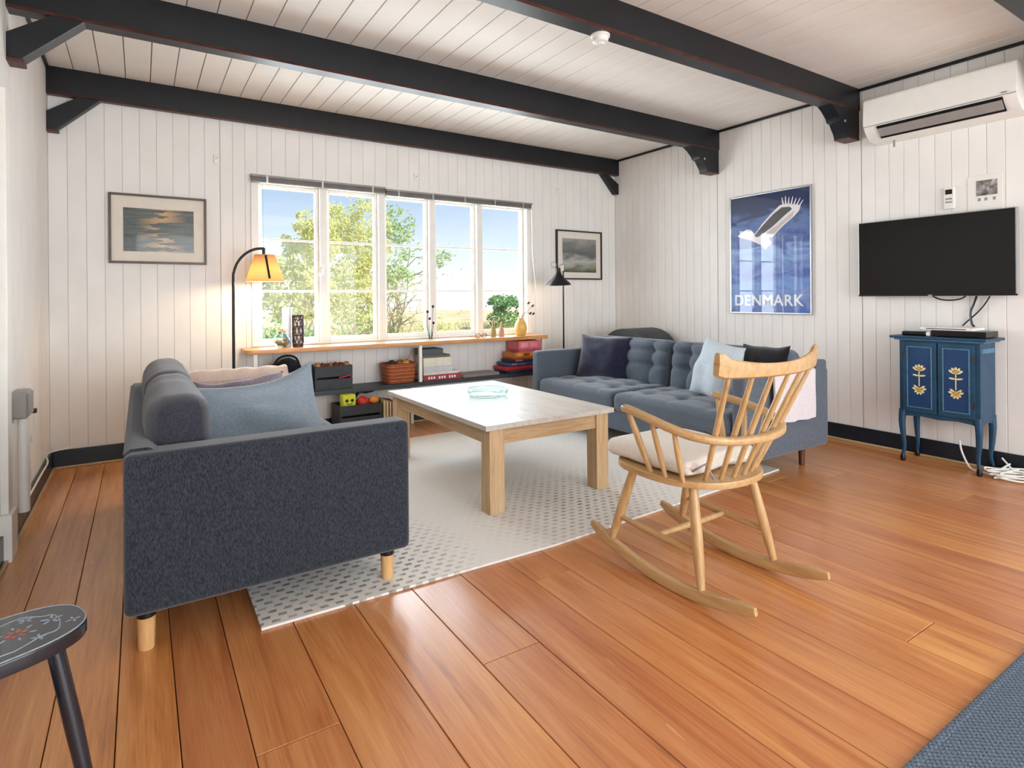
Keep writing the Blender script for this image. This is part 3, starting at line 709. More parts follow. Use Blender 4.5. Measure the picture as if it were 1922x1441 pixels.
for k, (a, b) in enumerate(((2.225, 3.262), (3.268, 4.225))):
    d1 = [(u, v) for u in (-0.45, 0.05, 0.5) for v in (-0.62, 0.0, 0.62)]
    sc = obj('seat_cushion', cushion(B(), 3.36, (a+b)/2, 0.352, 0.74, b-a, 0.145, 0.05, 40, 0.024, d1, 0.024, 0.06, crease=0.008), 'sofaR', t)
    d2 = [(u, v) for u in (-0.62, 0.0, 0.62) for v in (-0.05, 0.52)]
    bm = B(); cushion(bm, 0, 0, 0, 0.19, b-a-0.01, 0.42, 0.07, 40, 0.045, d2, 0.04, 0.06, axis=0, crease=0.016)
    bc = obj('back_cushion', place(bm, (3.70, (a+b)/2, 0.575), ry=0.12), 'sofaR', t)
    for (u, v) in d2:
        bt = B(); lathe(bt, [(0, 0.007), (0.009, 0.005), (0.012, 0)], n=10)
        bt.transform(Matrix.Translation((-(0.095+0.045*(1-u*u)*(1-v*v)-0.072), u*(b-a-0.01)/2, v*0.21)) @ Matrix.Rotation(-math.pi/2, 4, 'Y'))
        obj('button', place(bt, (3.70, (a+b)/2, 0.575), ry=0.12), 'sofaR', bc)
for x, y in ((3.09, 2.24), (3.765, 2.225), (3.09, 4.2), (3.765, 4.2)):
    zf = RG if x < 3.5 else 0.0
    obj('leg', lathe(B(), [(0, zf), (0.014, zf), (0.018, zf+0.004), (0.024, 0.142), (0, 0.142)], x, y, 0, 14), 'walnut', t)
def pil(name, label, w, h, th, loc, rx, ry, rz, mat, seed, wr=0.014): return tag(obj(name, place(pillow(w, h, th, 24, seed, wr), loc, rx, ry, rz), mat), label, 'pillow', 'pillows on the right sofa')
pil('scatter_pillow', 'navy velvet pillow at the far end of the right sofa', 0.50, 0.40, 0.17, (3.51, 3.92, 0.605), -0.30, 0.03, -math.pi/2+0.42, 'navy', 2.2)
pil('scatter_pillow', 'ice-blue pillow on the right sofa behind the rocking chair', 0.44, 0.42, 0.17, (3.44, 2.66, 0.62), -0.28, 0.12, -math.pi/2-0.25, 'iceblue', 5.2)
pil('scatter_pillow', 'black pillow tucked beside the ice-blue pillow', 0.40, 0.40, 0.14, (3.58, 2.40, 0.615), -0.26, -0.03, -math.pi/2-0.15, 'black_fab', 6.2)
# white throw over near arm
drape('white_throw', 3.23, 3.68, Y0, Y0+0.10, 0.668, 0.31, 0.15, 'throw', 'off-white throw hanging over the near arm of the right sofa', 5.0, 0.012, 0.006)

# dark domed chest behind the sofa
t = thing('domed_chest', 'black round-topped chest in the corner behind the right sofa', 'chest', (4.38, 4.36, 0))
bx('body', 4.18, 4.60, 4.03, 4.69, 0.0, 0.60, 'blackplastic', t, 0.01)
arc = [(4.03+0.33-0.33*math.cos(math.pi*k/16), 0.605+0.215*math.sin(math.pi*k/16)) for k in range(17)]
obj('lid', prism(B(), arc, 'X', 4.18, 4.60, 0.008), plain('slate_black_lid', (44, 50, 56), 0.5), t)
bx('clasp', 4.168, 4.18, 4.33, 4.39, 0.55, 0.64, 'brassd', t, 0.003)

# ------------------------------------------------------------------ coffee table
TX0, TX1, TY0, TY1, TH = 1.495, 2.385, 2.575, 3.985, 0.485
t = thing('coffee_table', 'pale oak coffee table with whitewashed top on the rug', 'table', (1.94, 3.28, RG))
tp = bx('table_top', TX0, TX1, TY0, TY1, TH-0.028, TH, 'ttop', t, 0.004)
lw_, ins = 0.092, 0.032
for x in (TX0+ins, TX1-ins-lw_):
    for y in (TY0+ins*0.6, TY1-ins*0.6-lw_): bx('leg', x, x+lw_, y, y+lw_, RG, TH-0.028, 'oak', t, 0.004)
ya, yb = TY0+ins*0.6, TY1-ins*0.6
for y in (ya+0.012, yb-0.034): bx('apron', TX0+ins+lw_, TX1-ins-lw_, y, y+0.022, TH-0.028-0.085, TH-0.028, 'oakX', t, 0.002)
for x in (TX0+ins+0.012, TX1-ins-0.034): bx('apron', x, x+0.022, ya+lw_, yb-lw_, TH-0.028-0.085, TH-0.028, 'oakY', t, 0.002)
# glass bowl
t = thing('glass_bowl', 'shallow clear glass bowl on the coffee table', 'bowl', (1.965, 3.36, TH))
prof = [(0, 0.004), (0.085, 0.004), (0.122, 0.014), (0.134, 0.038), (0.136, 0.052), (0.140, 0.052), (0.139, 0.036), (0.127, 0.009), (0.088, 0.0), (0, 0.0)]
obj('dish', lathe(B(), prof, 1.965, 3.36, TH, 36), 'bowlglass', t)
obj('rim', tube(B(), [(1.965+0.138*math.cos(a*math.pi/18), 3.36+0.138*math.sin(a*math.pi/18), TH+0.0525) for a in range(36)], 0.004, 6, closed=True), 'bowlglass', t)
bx('grip', 2.092, 2.122, 3.27, 3.30, TH+0.045, TH+0.056, 'bowlglass', t, 0.003)

# ------------------------------------------------------------------ rocking chair
CX = 1.97
t = thing('rocking_chair', 'golden beech spindle-back rocking chair with cream cushion', 'rocking chair', (CX, 1.6, 0))
def rz_(y): return (y-1.575)**2/(2*1.2)
for x in (1.742, 2.198):
    ys = [1.195+0.84*k/20 for k in range(21)]
    pts = [(x, y, rz_(y)+0.0250-(0.006*max(0, (1.26-y)/0.065) if y < 1.26 else 0)) for y in ys]
    rad = [0.022*(0.55 if k in (0, 20) else 0.9 if k in (1, 19) else 1) for k in range(21)]
    obj('rocker', tube(B(), pts, rad, 16, aspect=(0.68, 1.12, 0.45)), 'beechY', t)
def turned(a, b, r0, rm, r1, n=8):
    a, b = Vector(a), Vector(b); pts, rr = [], []
    for k in range(n+1):
        u = k/n; pts.append(a.lerp(b, u)); s = math.sin(math.pi*u); rr.append((r0*(1-u)+r1*u)*(1-s)+rm*s)
    return tube(B(), pts, rr, 12)
legs = {}
for sx_ in (-1, 1):
    fr = ((CX+sx_*0.185, 1.80, 0.425), (CX+sx_*0.228, 1.905, rz_(1.905)+0.035)); re = ((CX+sx_*0.175, 1.50, 0.425), (CX+sx_*0.228, 1.42, rz_(1.42)+0.035))
    obj('leg', turned(*fr, 0.0175, 0.021, 0.0135), 'beech', t); obj('leg', turned(*re, 0.0175, 0.021, 0.0135), 'beech', t)
    pa = Vector(fr[0]).lerp(Vector(fr[1]), 0.68); pb = Vector(re[0]).lerp(Vector(re[1]), 0.66)
    obj('side_stretcher', turned(pa, pb, 0.0095, 0.0145, 0.0095), 'beechY', t); legs[sx_] = pa.lerp(pb, 0.52)
obj('cross_stretcher', turned(legs[-1], legs[1], 0.010, 0.0135, 0.010), 'beechY', t)
# seat
out = []
for k in range(40):
    a = 2*math.pi*k/40; c_, s_ = math.cos(a), math.sin(a)
    p_ = 0.55 if s_ > 0 else 0.85
    x = CX+0.262*math.copysign(abs(c_)**p_, c_)*(1-0.08*max(0, s_)); y = 1.665+(0.265 if s_ > 0 else 0.285)*math.copysign(abs(s_)**p_, s_)
    out.append((x, y))
obj('seat', prism(B(), out, 'Z', 0.415, 0.443, 0.006), 'beechY', t)
# arm bow
bow = [(-0.285, 1.765, 0.690), (-0.290, 1.70, 0.684), (-0.297, 1.60, 0.670), (-0.290, 1.50, 0.650), (-0.255, 1.415, 0.630), (-0.18, 1.355, 0.618), (-0.09, 1.325, 0.614), (0, 1.318, 0.612)]
bow = bow+[(-x, y, z) for x, y, z in bow[-2::-1]]
def smooth_path(p, sub=4):
    p = [Vector(q) for q in p]; o = []
    for i in range(len(p)-1):
        p0, p1, p2, p3 = p[max(i-1, 0)], p[i], p[i+1], p[min(i+2, len(p)-1)]
        for k in range(sub):
            u = k/sub; o.append(0.5*((2*p1)+(p2-p0)*u+(2*p0-5*p1+4*p2-p3)*u*u+(3*p1-p0-3*p2+p3)*u**3))
    o.append(p[-1]); return o
bp = [q+Vector((CX, 0, 0)) for q in smooth_path(bow)]
nb = len(bp)
obj('arm_bow', tube(B(), bp, [0.0165*(0.7 if i in (0, nb-1) else 1.0) for i in range(nb)], 14, aspect=(1.15, 0.95, 0.7)), 'beechY', t)
# crest rail
cr_ = B(); G = {}; n = 24
for i in range(n+1):
    u = -1+2*i/n; x = CX+0.012+u*0.305; y = 1.30-0.055*(1-u*u)
    zt = 0.905+0.038*(abs(u)**2.2); zb = 0.855+0.006*(u*u)
    if abs(u) > 0.84: zt += 0.016*min(1, (abs(u)-0.84)/0.1)
    if abs(u) > 0.93: zt -= 0.006*(abs(u)-0.93)/0.07; zb += 0.008
    for j, (dy, zz) in enumerate(((-0.012, zb+0.006), (-0.013, (zb+zt)/2), (-0.010, zt-0.006), (-0.004, zt), (0.004, zt), (0.010, zt-0.006), (0.013, (zb+zt)/2), (0.012, zb+0.006), (0.005, zb), (-0.005, zb))):
        yy = y+dy-0.10*(zz-0.86); G[i, j] = cr_.verts.new((x, yy, zz))
for i in range(n):
    for j in range(10): cr_.faces.new((G[i, j], G[i, (j+1) % 10], G[i+1, (j+1) % 10], G[i+1, j]))
cr_.faces.new([G[0, j] for j in range(10)]); cr_.faces.new([G[n, j] for j in range(9, -1, -1)])
obj('crest_rail', cr_, 'beechY', t)
# long spindles
for k in range(6):
    u = -1+2*k/5
    top = Vector((CX+0.012+u*0.255, 1.30-0.055*(1-(u*0.84)**2), 0.868)); bot = Vector((CX+u*0.155, 1.425+0.035*u*u, 0.435))
    mid = top.lerp(bot, 0.58)
    obj('spindle', tube(B(), [bot, bot.lerp(mid, 0.5), mid, mid.lerp(top, 0.5), top], [0.0085, 0.0105, 0.0115, 0.011, 0.0085], 10), 'beech', t)
for sx_ in (-1, 1):
    for a, b, r in (((0.235, 1.66, 0.438), (0.286, 1.74, 0.686), 0.0115), ((0.243, 1.575, 0.438), (0.297, 1.60, 0.668), 0.0095), ((0.23, 1.50, 0.438), (0.288, 1.495, 0.648), 0.0095)):
        obj('arm_post' if r > 0.011 else 'arm_spindle', turned((CX+sx_*a[0], a[1], a[2]), (CX+sx_*b[0], b[1], b[2]), r*0.8, r*1.2, r*0.8), 'beech', t)
# seat cushion lies on the chair
ct = thing('chair_cushion', 'cream cotton cushion tied onto the rocking chair seat', 'cushion', (CX-0.01, 1.70, 0.447))
bm = B(); cushion(bm, CX-0.005, 1.715, 0.485, 0.44, 0.46, 0.07, 0.034, 16, 0.012, wr=0.012, seed=3)
for v in bm.verts:
    if v.co.z < 0.4475: v.co.z = 0.4475
    # droops over the front edge a little, rises at the back
    v.co.z += 0.02*max(0, (1.56-v.co.y)/0.1) if v.co.z > 0.48 else 0
obj('pad', bm, 'cream', ct)
bm = B(); tube(bm, smooth_path([(CX-0.19, 1.49, 0.475), (CX-0.205, 1.45, 0.50), (CX-0.17, 1.43, 0.515), (CX-0.15, 1.44, 0.48), (CX-0.16, 1.41, 0.455)]), 0.005, 6); obj('tie', bm, 'lilac', ct)

# ------------------------------------------------------------------ stool
t = thing('painted_stool', 'dark painted stool with floral seat at the left edge', 'stool', (-0.29, 1.635, 0), rz=0.36)
SZt = 0.42
def stl(p): return PM[t] @ Vector(p)
ov = []
for k in range(36):
    a = 2*math.pi*k/36; c_, s_ = math.cos(a), math.sin(a); ov.append((0.185*math.copysign(abs(c_)**0.7, c_), 0.108*math.copysign(abs(s_)**0.8, s_)))
obj('seat', xf(prism(B(), ov, 'Z', SZt-0.033, SZt-0.002, 0.004), PM[t]), 'stool', t)
inner = [(x*0.985, y*0.975) for x, y in ov]
top = obj('seat_top', xf(prism(B(), inner, 'Z', SZt-0.003, SZt, 0.001), PM[t]), 'stooltop', t)
obj('rim_line', xf(tube(B(), [(x*0.985, y*0.98, SZt) for x, y in ov], 0.0018, 5, closed=True), PM[t]), 'petalw', top)
scroll = [(x*0.74, y*0.66+0.008*math.sin(k*1.3), SZt+0.0002) for k, (x, y) in enumerate(ov)]
obj('painted_scroll', xf(tube(B(), scroll, 0.0016, 5, closed=True), PM[t]), 'petalw', top)
def petals(cx, cy, r, n, l, wd, mat, z=SZt+0.0008, st=0.0):
    for k in range(n):
        bm = B(); a = st+2*math.pi*k/n; d = Vector((math.cos(a), math.sin(a))); e_ = Vector((-d.y, d.x)); c0 = Vector((cx, cy))+d*r
        pts = [c0+d*(l*math.cos(q*math.pi/5))+e_*(wd*math.sin(q*math.pi/5)) for q in range(10)]
        prism(bm, [(p.x, p.y) for p in pts], 'Z', z-0.001, z)
        obj('painted_petal', xf(bm, PM[t]), mat, top, False)
petals(0.06, 0.0, 0.014, 6, 0.008, 0.004, 'petalr'); petals(0.06, 0, 0.030, 6, 0.007, 0.0025, 'petalw', st=0.5)
petals(0.085, -0.055, 0.009, 5, 0.006, 0.003, 'petalw'); petals(0.125, 0.01, 0.013, 5, 0.009, 0.003, 'petalw'); petals(-0.1, 0.03, 0.013, 5, 0.009, 0.003, 'petalw')
petals(0.09, 0.055, 0.01, 5, 0.007, 0.003, 'petalw'); petals(0.01, 0.07, 0.008, 4, 0.007, 0.003, 'petalw'); petals(-0.04, -0.065, 0.01, 5, 0.007, 0.003, 'petalw'); petals(0.155, -0.03, 0.008, 4, 0.006, 0.0025, 'petalw')
for lx_, ly_ in ((0.115, -0.045), (-0.115, -0.05), (-0.115, 0.05)):
        obj('leg', xf(tube(B(), [(lx_, ly_, SZt-0.03), (lx_*1.25, ly_*1.5, 0.2), (lx_*1.5, ly_*2.0, 0)], [0.0165, 0.0175, 0.014], 14), PM[t]), 'stool', t)

# ------------------------------------------------------------------ blue cabinet
t = thing('blue_cabinet', 'petrol blue painted two-door cabinet on curved legs under the television', 'cabinet', (4.545, 1.675, 0))
bx('body', 4.425, 4.668, 1.445, 1.905, 0.335, 0.842, 'blueP', t, 0.004)
bm = prism(B(), [(4.385, 1.405), (4.395, 1.395), (4.672, 1.395), (4.672, 1.955), (4.395, 1.955), (4.385, 1.945)], 'Z', 0.85, 0.868, 0.006); obj('top', bm, 'blueP', t)
bx('moulding', 4.405, 4.672, 1.42, 1.93, 0.838, 0.851, 'blueedge', t, 0.004)
for a, b, sgn in ((1.68, 1.878, 1), (1.472, 1.67, -1)):
    d = bx('door', 4.412, 4.426, a, b, 0.352, 0.826, 'blueP', t, 0.002)
    fw = 0.032
    bx('panel', 4.4105, 4.4125, a+fw, b-fw, 0.39, 0.79, 'blueDoor', d, 0.0005)
    for q in ((a+fw-0.008, a+fw, 0.382, 0.798), (b-fw, b-fw+0.008, 0.382, 0.798), (a+fw, b-fw, 0.382, 0.390), (a+fw, b-fw, 0.79, 0.798)):
        bx('bead', 4.407, 4.413, *q, 'blueedge', d, 0.002)
    yc = (a+b)/2
    def pp(name, pts, mat):
        lift = 0.0006 if 'heart' in name else 0.0
        prism_b = prism(B(), [(yc-p[0], p[1]) for p in pts], 'X', 4.4092-lift, 4.4106); obj(name, prism_b, mat, d, False)
    def leaf(cx, cz, ang, l, wd):
        dx, dz = math.cos(ang), math.sin(ang); return [(cx+dx*l*(0.5-0.5*math.cos(q*math.pi/4))-dz*wd*math.sin(q*math.pi/4), cz+dz*l*(0.5-0.5*math.cos(q*math.pi/4))+dx*wd*math.sin(q*math.pi/4)) for q in range(8)]
    pp('painted_stem', [(-0.003, 0.53), (0.003, 0.53), (0.003, 0.64), (-0.003, 0.64)], 'goldp')
    for ang in (0.5, 1.05, 1.57, 2.09, 2.64): pp('painted_petal', leaf(0, 0.635, ang, 0.045, 0.009), 'goldp')
    pp('painted_heart', leaf(0, 0.632, 1.57, 0.026, 0.012), 'goldd')
    for ang in (0.15, 2.99): pp('painted_leaf', leaf(0, 0.60, ang, 0.04, 0.006), 'goldp')
    for ang in (0.25, 0.75, 2.39, 2.89, -0.5, -1.2, -1.94, -2.64): pp('painted_leaf', leaf(0, 0.505, ang, 0.045 if ang > 0 else 0.034, 0.008), 'goldp')
    pp('painted_heart', leaf(0, 0.49, 1.57, 0.034, 0.014), 'goldd')
    for z in (0.44, 0.74): bx('hinge', 4.408, 4.416, (b-0.004 if sgn > 0 else a-0.002), (b+0.002 if sgn > 0 else a+0.004), z-0.02, z+0.02, 'brassd', d, 0.001)
    if sgn < 0: obj('knob', place(lathe(B(), [(0, 0.018), (0.008, 0.016), (0.008, 0.011), (0.004, 0.008), (0.004, 0)], n=12), (4.412, b-0.014, 0.60), ry=-math.pi/2), 'brassd', d)
ap = [(1.447, 0.34), (1.903, 0.34), (1.903, 0.300), (1.86, 0.318), (1.78, 0.326), (1.675, 0.318), (1.57, 0.326), (1.49, 0.318), (1.447, 0.300)]
obj('apron', prism(B(), ap, 'X', 4.424, 4.44, 0.002), 'blueP', t)
obj('side_apron', prism(B(), [(4.44, 0.34), (4.66, 0.34), (4.66, 0.305), (4.55, 0.325), (4.44, 0.305)], 'Y', 1.447, 1.46, 0.002), 'blueP', t)
for y in (1.447, 1.903): bx('side_rail', 4.45, 4.65, min(y, y+(-0.004 if y < 1.6 else 0.004)), max(y, y+(-0.004 if y < 1.6 else 0.004)), 0.77, 0.80, 'blueedge', t, 0.001)
for x, sx_ in ((4.437, -1), (4.652, 1)):
    for y, sy_ in ((1.462, -1), (1.888, 1)):
        k = 0.0 if sx_ > 0 else 1.0
        pts = smooth_path([(x, y, 0.36), (x+sx_*0.006*k, y+sy_*0.006, 0.28), (x-sx_*0.002, y+sy_*0.002, 0.18), (x-sx_*0.006, y-sy_*0.004, 0.10), (x-sx_*0.0, y+sy_*0.004, 0.045)], 3)
        rr = [0.023-0.0125*min(1, i/(len(pts)*0.75)) for i in range(len(pts))]
        lg = obj('leg', tube(B(), pts, rr, 12, aspect=(1, 1, 0.7), up=Vector((0, 1, 0))), 'blueP', t)
        obj('foot', lathe(B(), [(0, 0.0), (0.013, 0.0), (0.017, 0.014), (0.015, 0.035), (0.010, 0.048), (0, 0.048)], pts[-1].x, pts[-1].y, 0, 14), 'blackmetal', lg)
ZT = 0.868
t = thing('receiver_box', 'flat black receiver box on top of the blue cabinet', 'receiver', (4.54, 1.58, ZT))
bx('case', 4.44, 4.64, 1.42, 1.72, ZT+0.004, ZT+0.042, 'blackplastic', t, 0.003); bx('front_panel', 4.437, 4.441, 1.43, 1.71, ZT+0.008, ZT+0.038, 'blackmetal', t, 0.001)
for y in (1.45, 1.69):
    for x in (4.46, 4.62): bx('foot', x-0.01, x+0.01, y-0.01, y+0.01, ZT, ZT+0.005, 'blackplastic', t, 0.001)
t = thing('media_player', 'thin silver-white player lying on the black receiver box', 'player', (4.54, 1.64, ZT+0.042))
bx('case', 4.45, 4.64, 1.49, 1.79, ZT+0.042, ZT+0.062, 'whiteplastic', t, 0.004); bx('disc_slot', 4.448, 4.451, 1.53, 1.75, ZT+0.050, ZT+0.055, 'blackplastic', t, 0.0005)
t = thing('game_controller', 'black and white gadget beside the receiver on the blue cabinet', 'controller', (4.48, 1.83, ZT))
bx('body', 4.44, 4.50, 1.75, 1.90, ZT, ZT+0.03, 'blackplastic', t, 0.012, 3); bx('end_cap', 4.442, 4.498, 1.725, 1.752, ZT, ZT+0.03, 'whiteplastic', t, 0.008, 3)

# ------------------------------------------------------------------ television
t = thing('television', 'wall-mounted flat television with silver edge', 'television', (4.64, 1.787, 1.138))
bx('housing', 4.612, 4.645, 1.312, 2.262, 1.140, 1.696, 'silver', t, 0.004)
n = N('tv_screen'); n.set(base_color=(5, 5, 7), roughness=0.14, specular_ior_level=0.45); M['screen'] = n.m
bx('screen', 4.609, 4.613, 1.322, 2.258, 1.150, 1.690, 'screen', t, 0.001)
bx('bottom_bezel', 4.607, 4.613, 1.312, 2.262, 1.138, 1.150, 'blackplastic', t, 0.001)
bx('badge', 4.605, 4.608, 1.775, 1.80, 1.1385, 1.147, 'silver', t, 0.001)
bx('mount', 4.645, XR, 1.66, 1.92, 1.30, 1.55, 'blackmetal', t, 0.004)
def cable(name, pts, r, mat, label, group=None): return tag(obj(name, tube(B(), smooth_path(pts, 5), r, 7), mat), label, 'cable', group)
cable('power_cable', [(4.66, 1.54, 1.135), (4.668, 1.56, 1.08), (4.66, 1.575, 1.02), (4.655, 1.565, 0.95), (4.65, 1.55, 0.935)], 0.007, 'blackplastic', 'thick black cable from the television down to the receiver')
cable('signal_cable', [(4.665, 1.47, 1.135), (4.67, 1.50, 1.08), (4.672, 1.545, 1.02), (4.668, 1.60, 0.96), (4.662, 1.62, 0.935)], 0.0045, 'blackplastic', 'thin black cable crossing behind the thick television cable')
cable('loop_cable', [(4.63, 1.78, 1.136), (4.635, 1.74, 1.115), (4.64, 1.68, 1.108), (4.635, 1.62, 1.118), (4.63, 1.59, 1.136)], 0.005, 'blackplastic', 'black cable looping just under the television')
random.seed(4)
for k in range(4):
    pts = [(4.62-0.03*k, 1.40-0.05*k, 0.10-0.02*k)]; a = k*1.1
    for q in range(12): a += random.uniform(0.5, 1.2); pts.append((4.52+0.09*math.cos(a)+0.015*k, 1.26+0.13*math.sin(a*0.8)+0.02*k, 0.008+0.010*k+0.012*abs(math.sin(a*1.7))))
    cable('white_cable', pts, 0.0055, 'whiteplastic', ['white cable heap beside the cabinet, lowest loop', 'white cable heap beside the cabinet, second loop', 'white cable heap beside the cabinet, third loop', 'white cable heap beside the cabinet, topmost loop'][k], 'white cables on the floor')
cable('white_cable', [(4.60, 1.62, 0.17), (4.58, 1.60, 0.10), (4.55, 1.55, 0.02), (4.53, 1.50, 0.007), (4.52, 1.36, 0.007)], 0.006, 'whiteplastic', 'single white cable hanging below the cabinet to the floor', 'white cables on the floor')
t = thing('power_strip', 'black power strip on the floor behind the cabinet leg', 'power strip', (4.62, 1.5, 0))
bx('case', 4.60, 4.652, 1.30, 1.44, 0.0, 0.035, 'blackplastic', t, 0.004)
for q in range(3): bx('socket', 4.606, 4.644, 1.31+q*0.043, 1.345+q*0.043, 0.034, 0.037, 'blackmetal', t, 0.001)

# ------------------------------------------------------------------ air conditioner
t = thing('air_conditioner', 'white wall-mounted air conditioner above the television', 'air conditioner', (4.58, 1.71, 2.265))
prof = [(XR, 2.575), (4.49, 2.575), (4.472, 2.555), (4.466, 2.40), (4.475, 2.372), (4.50, 2.335), (4.56, 2.285), (XR, 2.270)]
obj('casing', prism(B(), prof, 'Y', 1.268, 2.155, 0.006), 'whiteplastic', t)
sl = [(4.4735, 2.365), (4.555, 2.283), (4.558, 2.286), (4.4765, 2.368)]
obj('outlet', prism(B(), [(4.470, 2.364), (4.545, 2.287), (4.552, 2.293), (4.480, 2.368)], 'Y', 1.34, 2.065), 'blackplastic', t)
obj('flap', prism(B(), [(4.475, 2.345), (4.523, 2.296), (4.528, 2.301), (4.482, 2.349)], 'Y', 1.345, 2.06, 0.001), 'greyplastic', t)
bx('panel_seam', 4.4645, 4.468, 1.27, 2.152, 2.372, 2.376, 'greyplastic', t, 0.0005)
bx('sensor_tab', 4.60, 4.612, 2.0, 2.012, 2.222, 2.272, 'greyplastic', t, 0.002)
bx('indicator', 4.463, 4.467, 1.315, 1.345, 2.384, 2.392, 'greyplastic', t, 0.0005)
# remote and postcard
t = thing('remote_control', 'small white remote control with dark display on the wall', 'remote', (4.68, 1.695, 1.735))
bx('body', 4.668, XR, 1.665, 1.725, 1.735, 1.885, 'whiteplastic', t, 0.005); bx('display', 4.666, 4.669, 1.675, 1.715, 1.835, 1.868, 'blackplastic', t, 0.001)
for q in range(3):
    for r in range(2): bx('button', 4.6655, 4.669, 1.676+q*0.014, 1.686+q*0.014, 1.775+r*0.022, 1.787+r*0.022, 'greyplastic', t, 0.001)
def art(name, stops, sc, seed, dist=1.5):
    n = N(name); v = n.coord('Object', sc); mp = n.add('Mapping'); mp.inputs['Location'].default_value = (seed, seed*0.7, seed*1.3); n.l(v, mp.inputs[0])
    f = n.noise(mp.outputs[0], 1.0, 5, 0.55, dist); n.set(base_color=n.ramp(f, stops), roughness=0.25, coat_weight=0.3, coat_roughness=0.05); return n.m
M['card'] = art('grey_photo_print', [(0.3, (52, 48, 48)), (0.5, (130, 126, 124)), (0.7, (206, 202, 200))], (1, 9, 14), 3.0)
t = thing('photo_card', 'white card with a small grey landscape photo above the television', 'picture', (4.685, 1.50, 1.715))
bx('card', 4.684, XR, 1.405, 1.592, 1.705, 1.935, 'whiteplastic', t, 0.001); bx('print', 4.6825, 4.6845, 1.432, 1.545, 1.80, 1.90, 'card', t, 0)
for q, y in enumerate((1.53, 1.495, 1.45)): bx('caption_mark', 4.683, 4.6845, y-0.009, y+0.006, 1.765, 1.785, 'greyplastic', t, 0)

# ------------------------------------------------------------------ framed pictures
def framed(name, label, x0, x1, z0, z1, ax0, ax1, az0, az1, fm, am):
    t = thing(name, label, 'picture', ((x0+x1)/2, YD-0.015, z0)); f = 0.016
    bx('frame', x0, x0+f, YD-0.028, YD, z0, z1, fm, t, 0.002); bx('frame', x1-f, x1, YD-0.028, YD, z0, z1, fm, t, 0.002)
    bx('frame', x0+f, x1-f, YD-0.028, YD, z1-f, z1, fm, t, 0.002); bx('frame', x0+f, x1-f, YD-0.028, YD, z0, z0+f, fm, t, 0.002)
    bx('mat_board', x0+f, x1-f, YD-0.014, YD-0.002, z0+f, z1-f, 'matboard', t, 0); bx('print', ax0, ax1, YD-0.0155, YD-0.0135, az0, az1, am, t, 0)
M['matboard'] = plain('cream_mat_board', (228, 219, 206), 0.7, var=0.03)
M['frameb'] = plain('dark_bronze_frame', (86, 70, 58), 0.4, metal=0.2, var=0.2)
M['framek'] = plain('black_frame', (34, 30, 32), 0.4, var=0.1)
def water_mat():
    n = N('evening_water_print'); v = n.coord('Object', (2, 1, 26)); s = n.add('SeparateXYZ'); n.l(n.coord('Object'), s.inputs[0])
    f = n.noise(v, 1.6, 5, 0.6, 0.8); base = n.ramp(f, [(0.3, (16, 22, 20)), (0.48, (44, 58, 50)), (0.62, (74, 84, 68)), (0.75, (140, 128, 90))])
    g = n.noise(n.coord('Object', (2.5, 1, 22)), 1.2, 3)
    dx = n.math('ABSOLUTE', n.math('SUBTRACT', s.outputs[0], 0.02)); k = n.math('SUBTRACT', 0.26, n.math('MULTIPLY', dx, 1.6))
    glow = n.math('MULTIPLY', n.math('MULTIPLY', n.math('GREATER_THAN', g, 0.52), k), 3.2); glow = n.math('MINIMUM', n.math('MAXIMUM', glow, 0), 0.8)
    n.set(base_color=n.mix(glow, base, (206, 158, 88)), roughness=0.25, coat_weight=0.3); return n.m
M['water'] = water_mat()
def shore_mat():
    n = N('stormy_shore_print'); s = n.add('SeparateXYZ'); n.l(n.coord('Object'), s.inputs[0])
    f = n.noise(n.coord('Object', (3, 1, 7)), 1.4, 4, 0.55, 0.5)
    h = n.math('ADD', n.math('MULTIPLY', s.outputs[2], 1.9), n.math('MULTIPLY', f, 0.45))
    h = n.math('ADD', h, -0.10)
    n.set(base_color=n.ramp(h, [(0.12, (120, 132, 112)), (0.28, (64, 74, 66)), (0.40, (142, 140, 118)), (0.52, (176, 176, 170)), (0.66, (84, 90, 90)), (0.82, (112, 116, 112)), (0.95, (150, 150, 144))]), roughness=0.25, coat_weight=0.3); return n.m
M['shore'] = shore_mat()
framed('framed_print', 'bronze framed print of dark water with orange glow, left of the window', -0.187, 0.432, 1.42, 1.925, -0.10, 0.346, 1.508, 1.824, 'frameb', 'water')
framed('framed_print', 'black framed print of a stormy grey shore, right of the window', 3.808, 4.46, 1.345, 1.89, 3.894, 4.378, 1.425, 1.80, 'framek', 'shore')

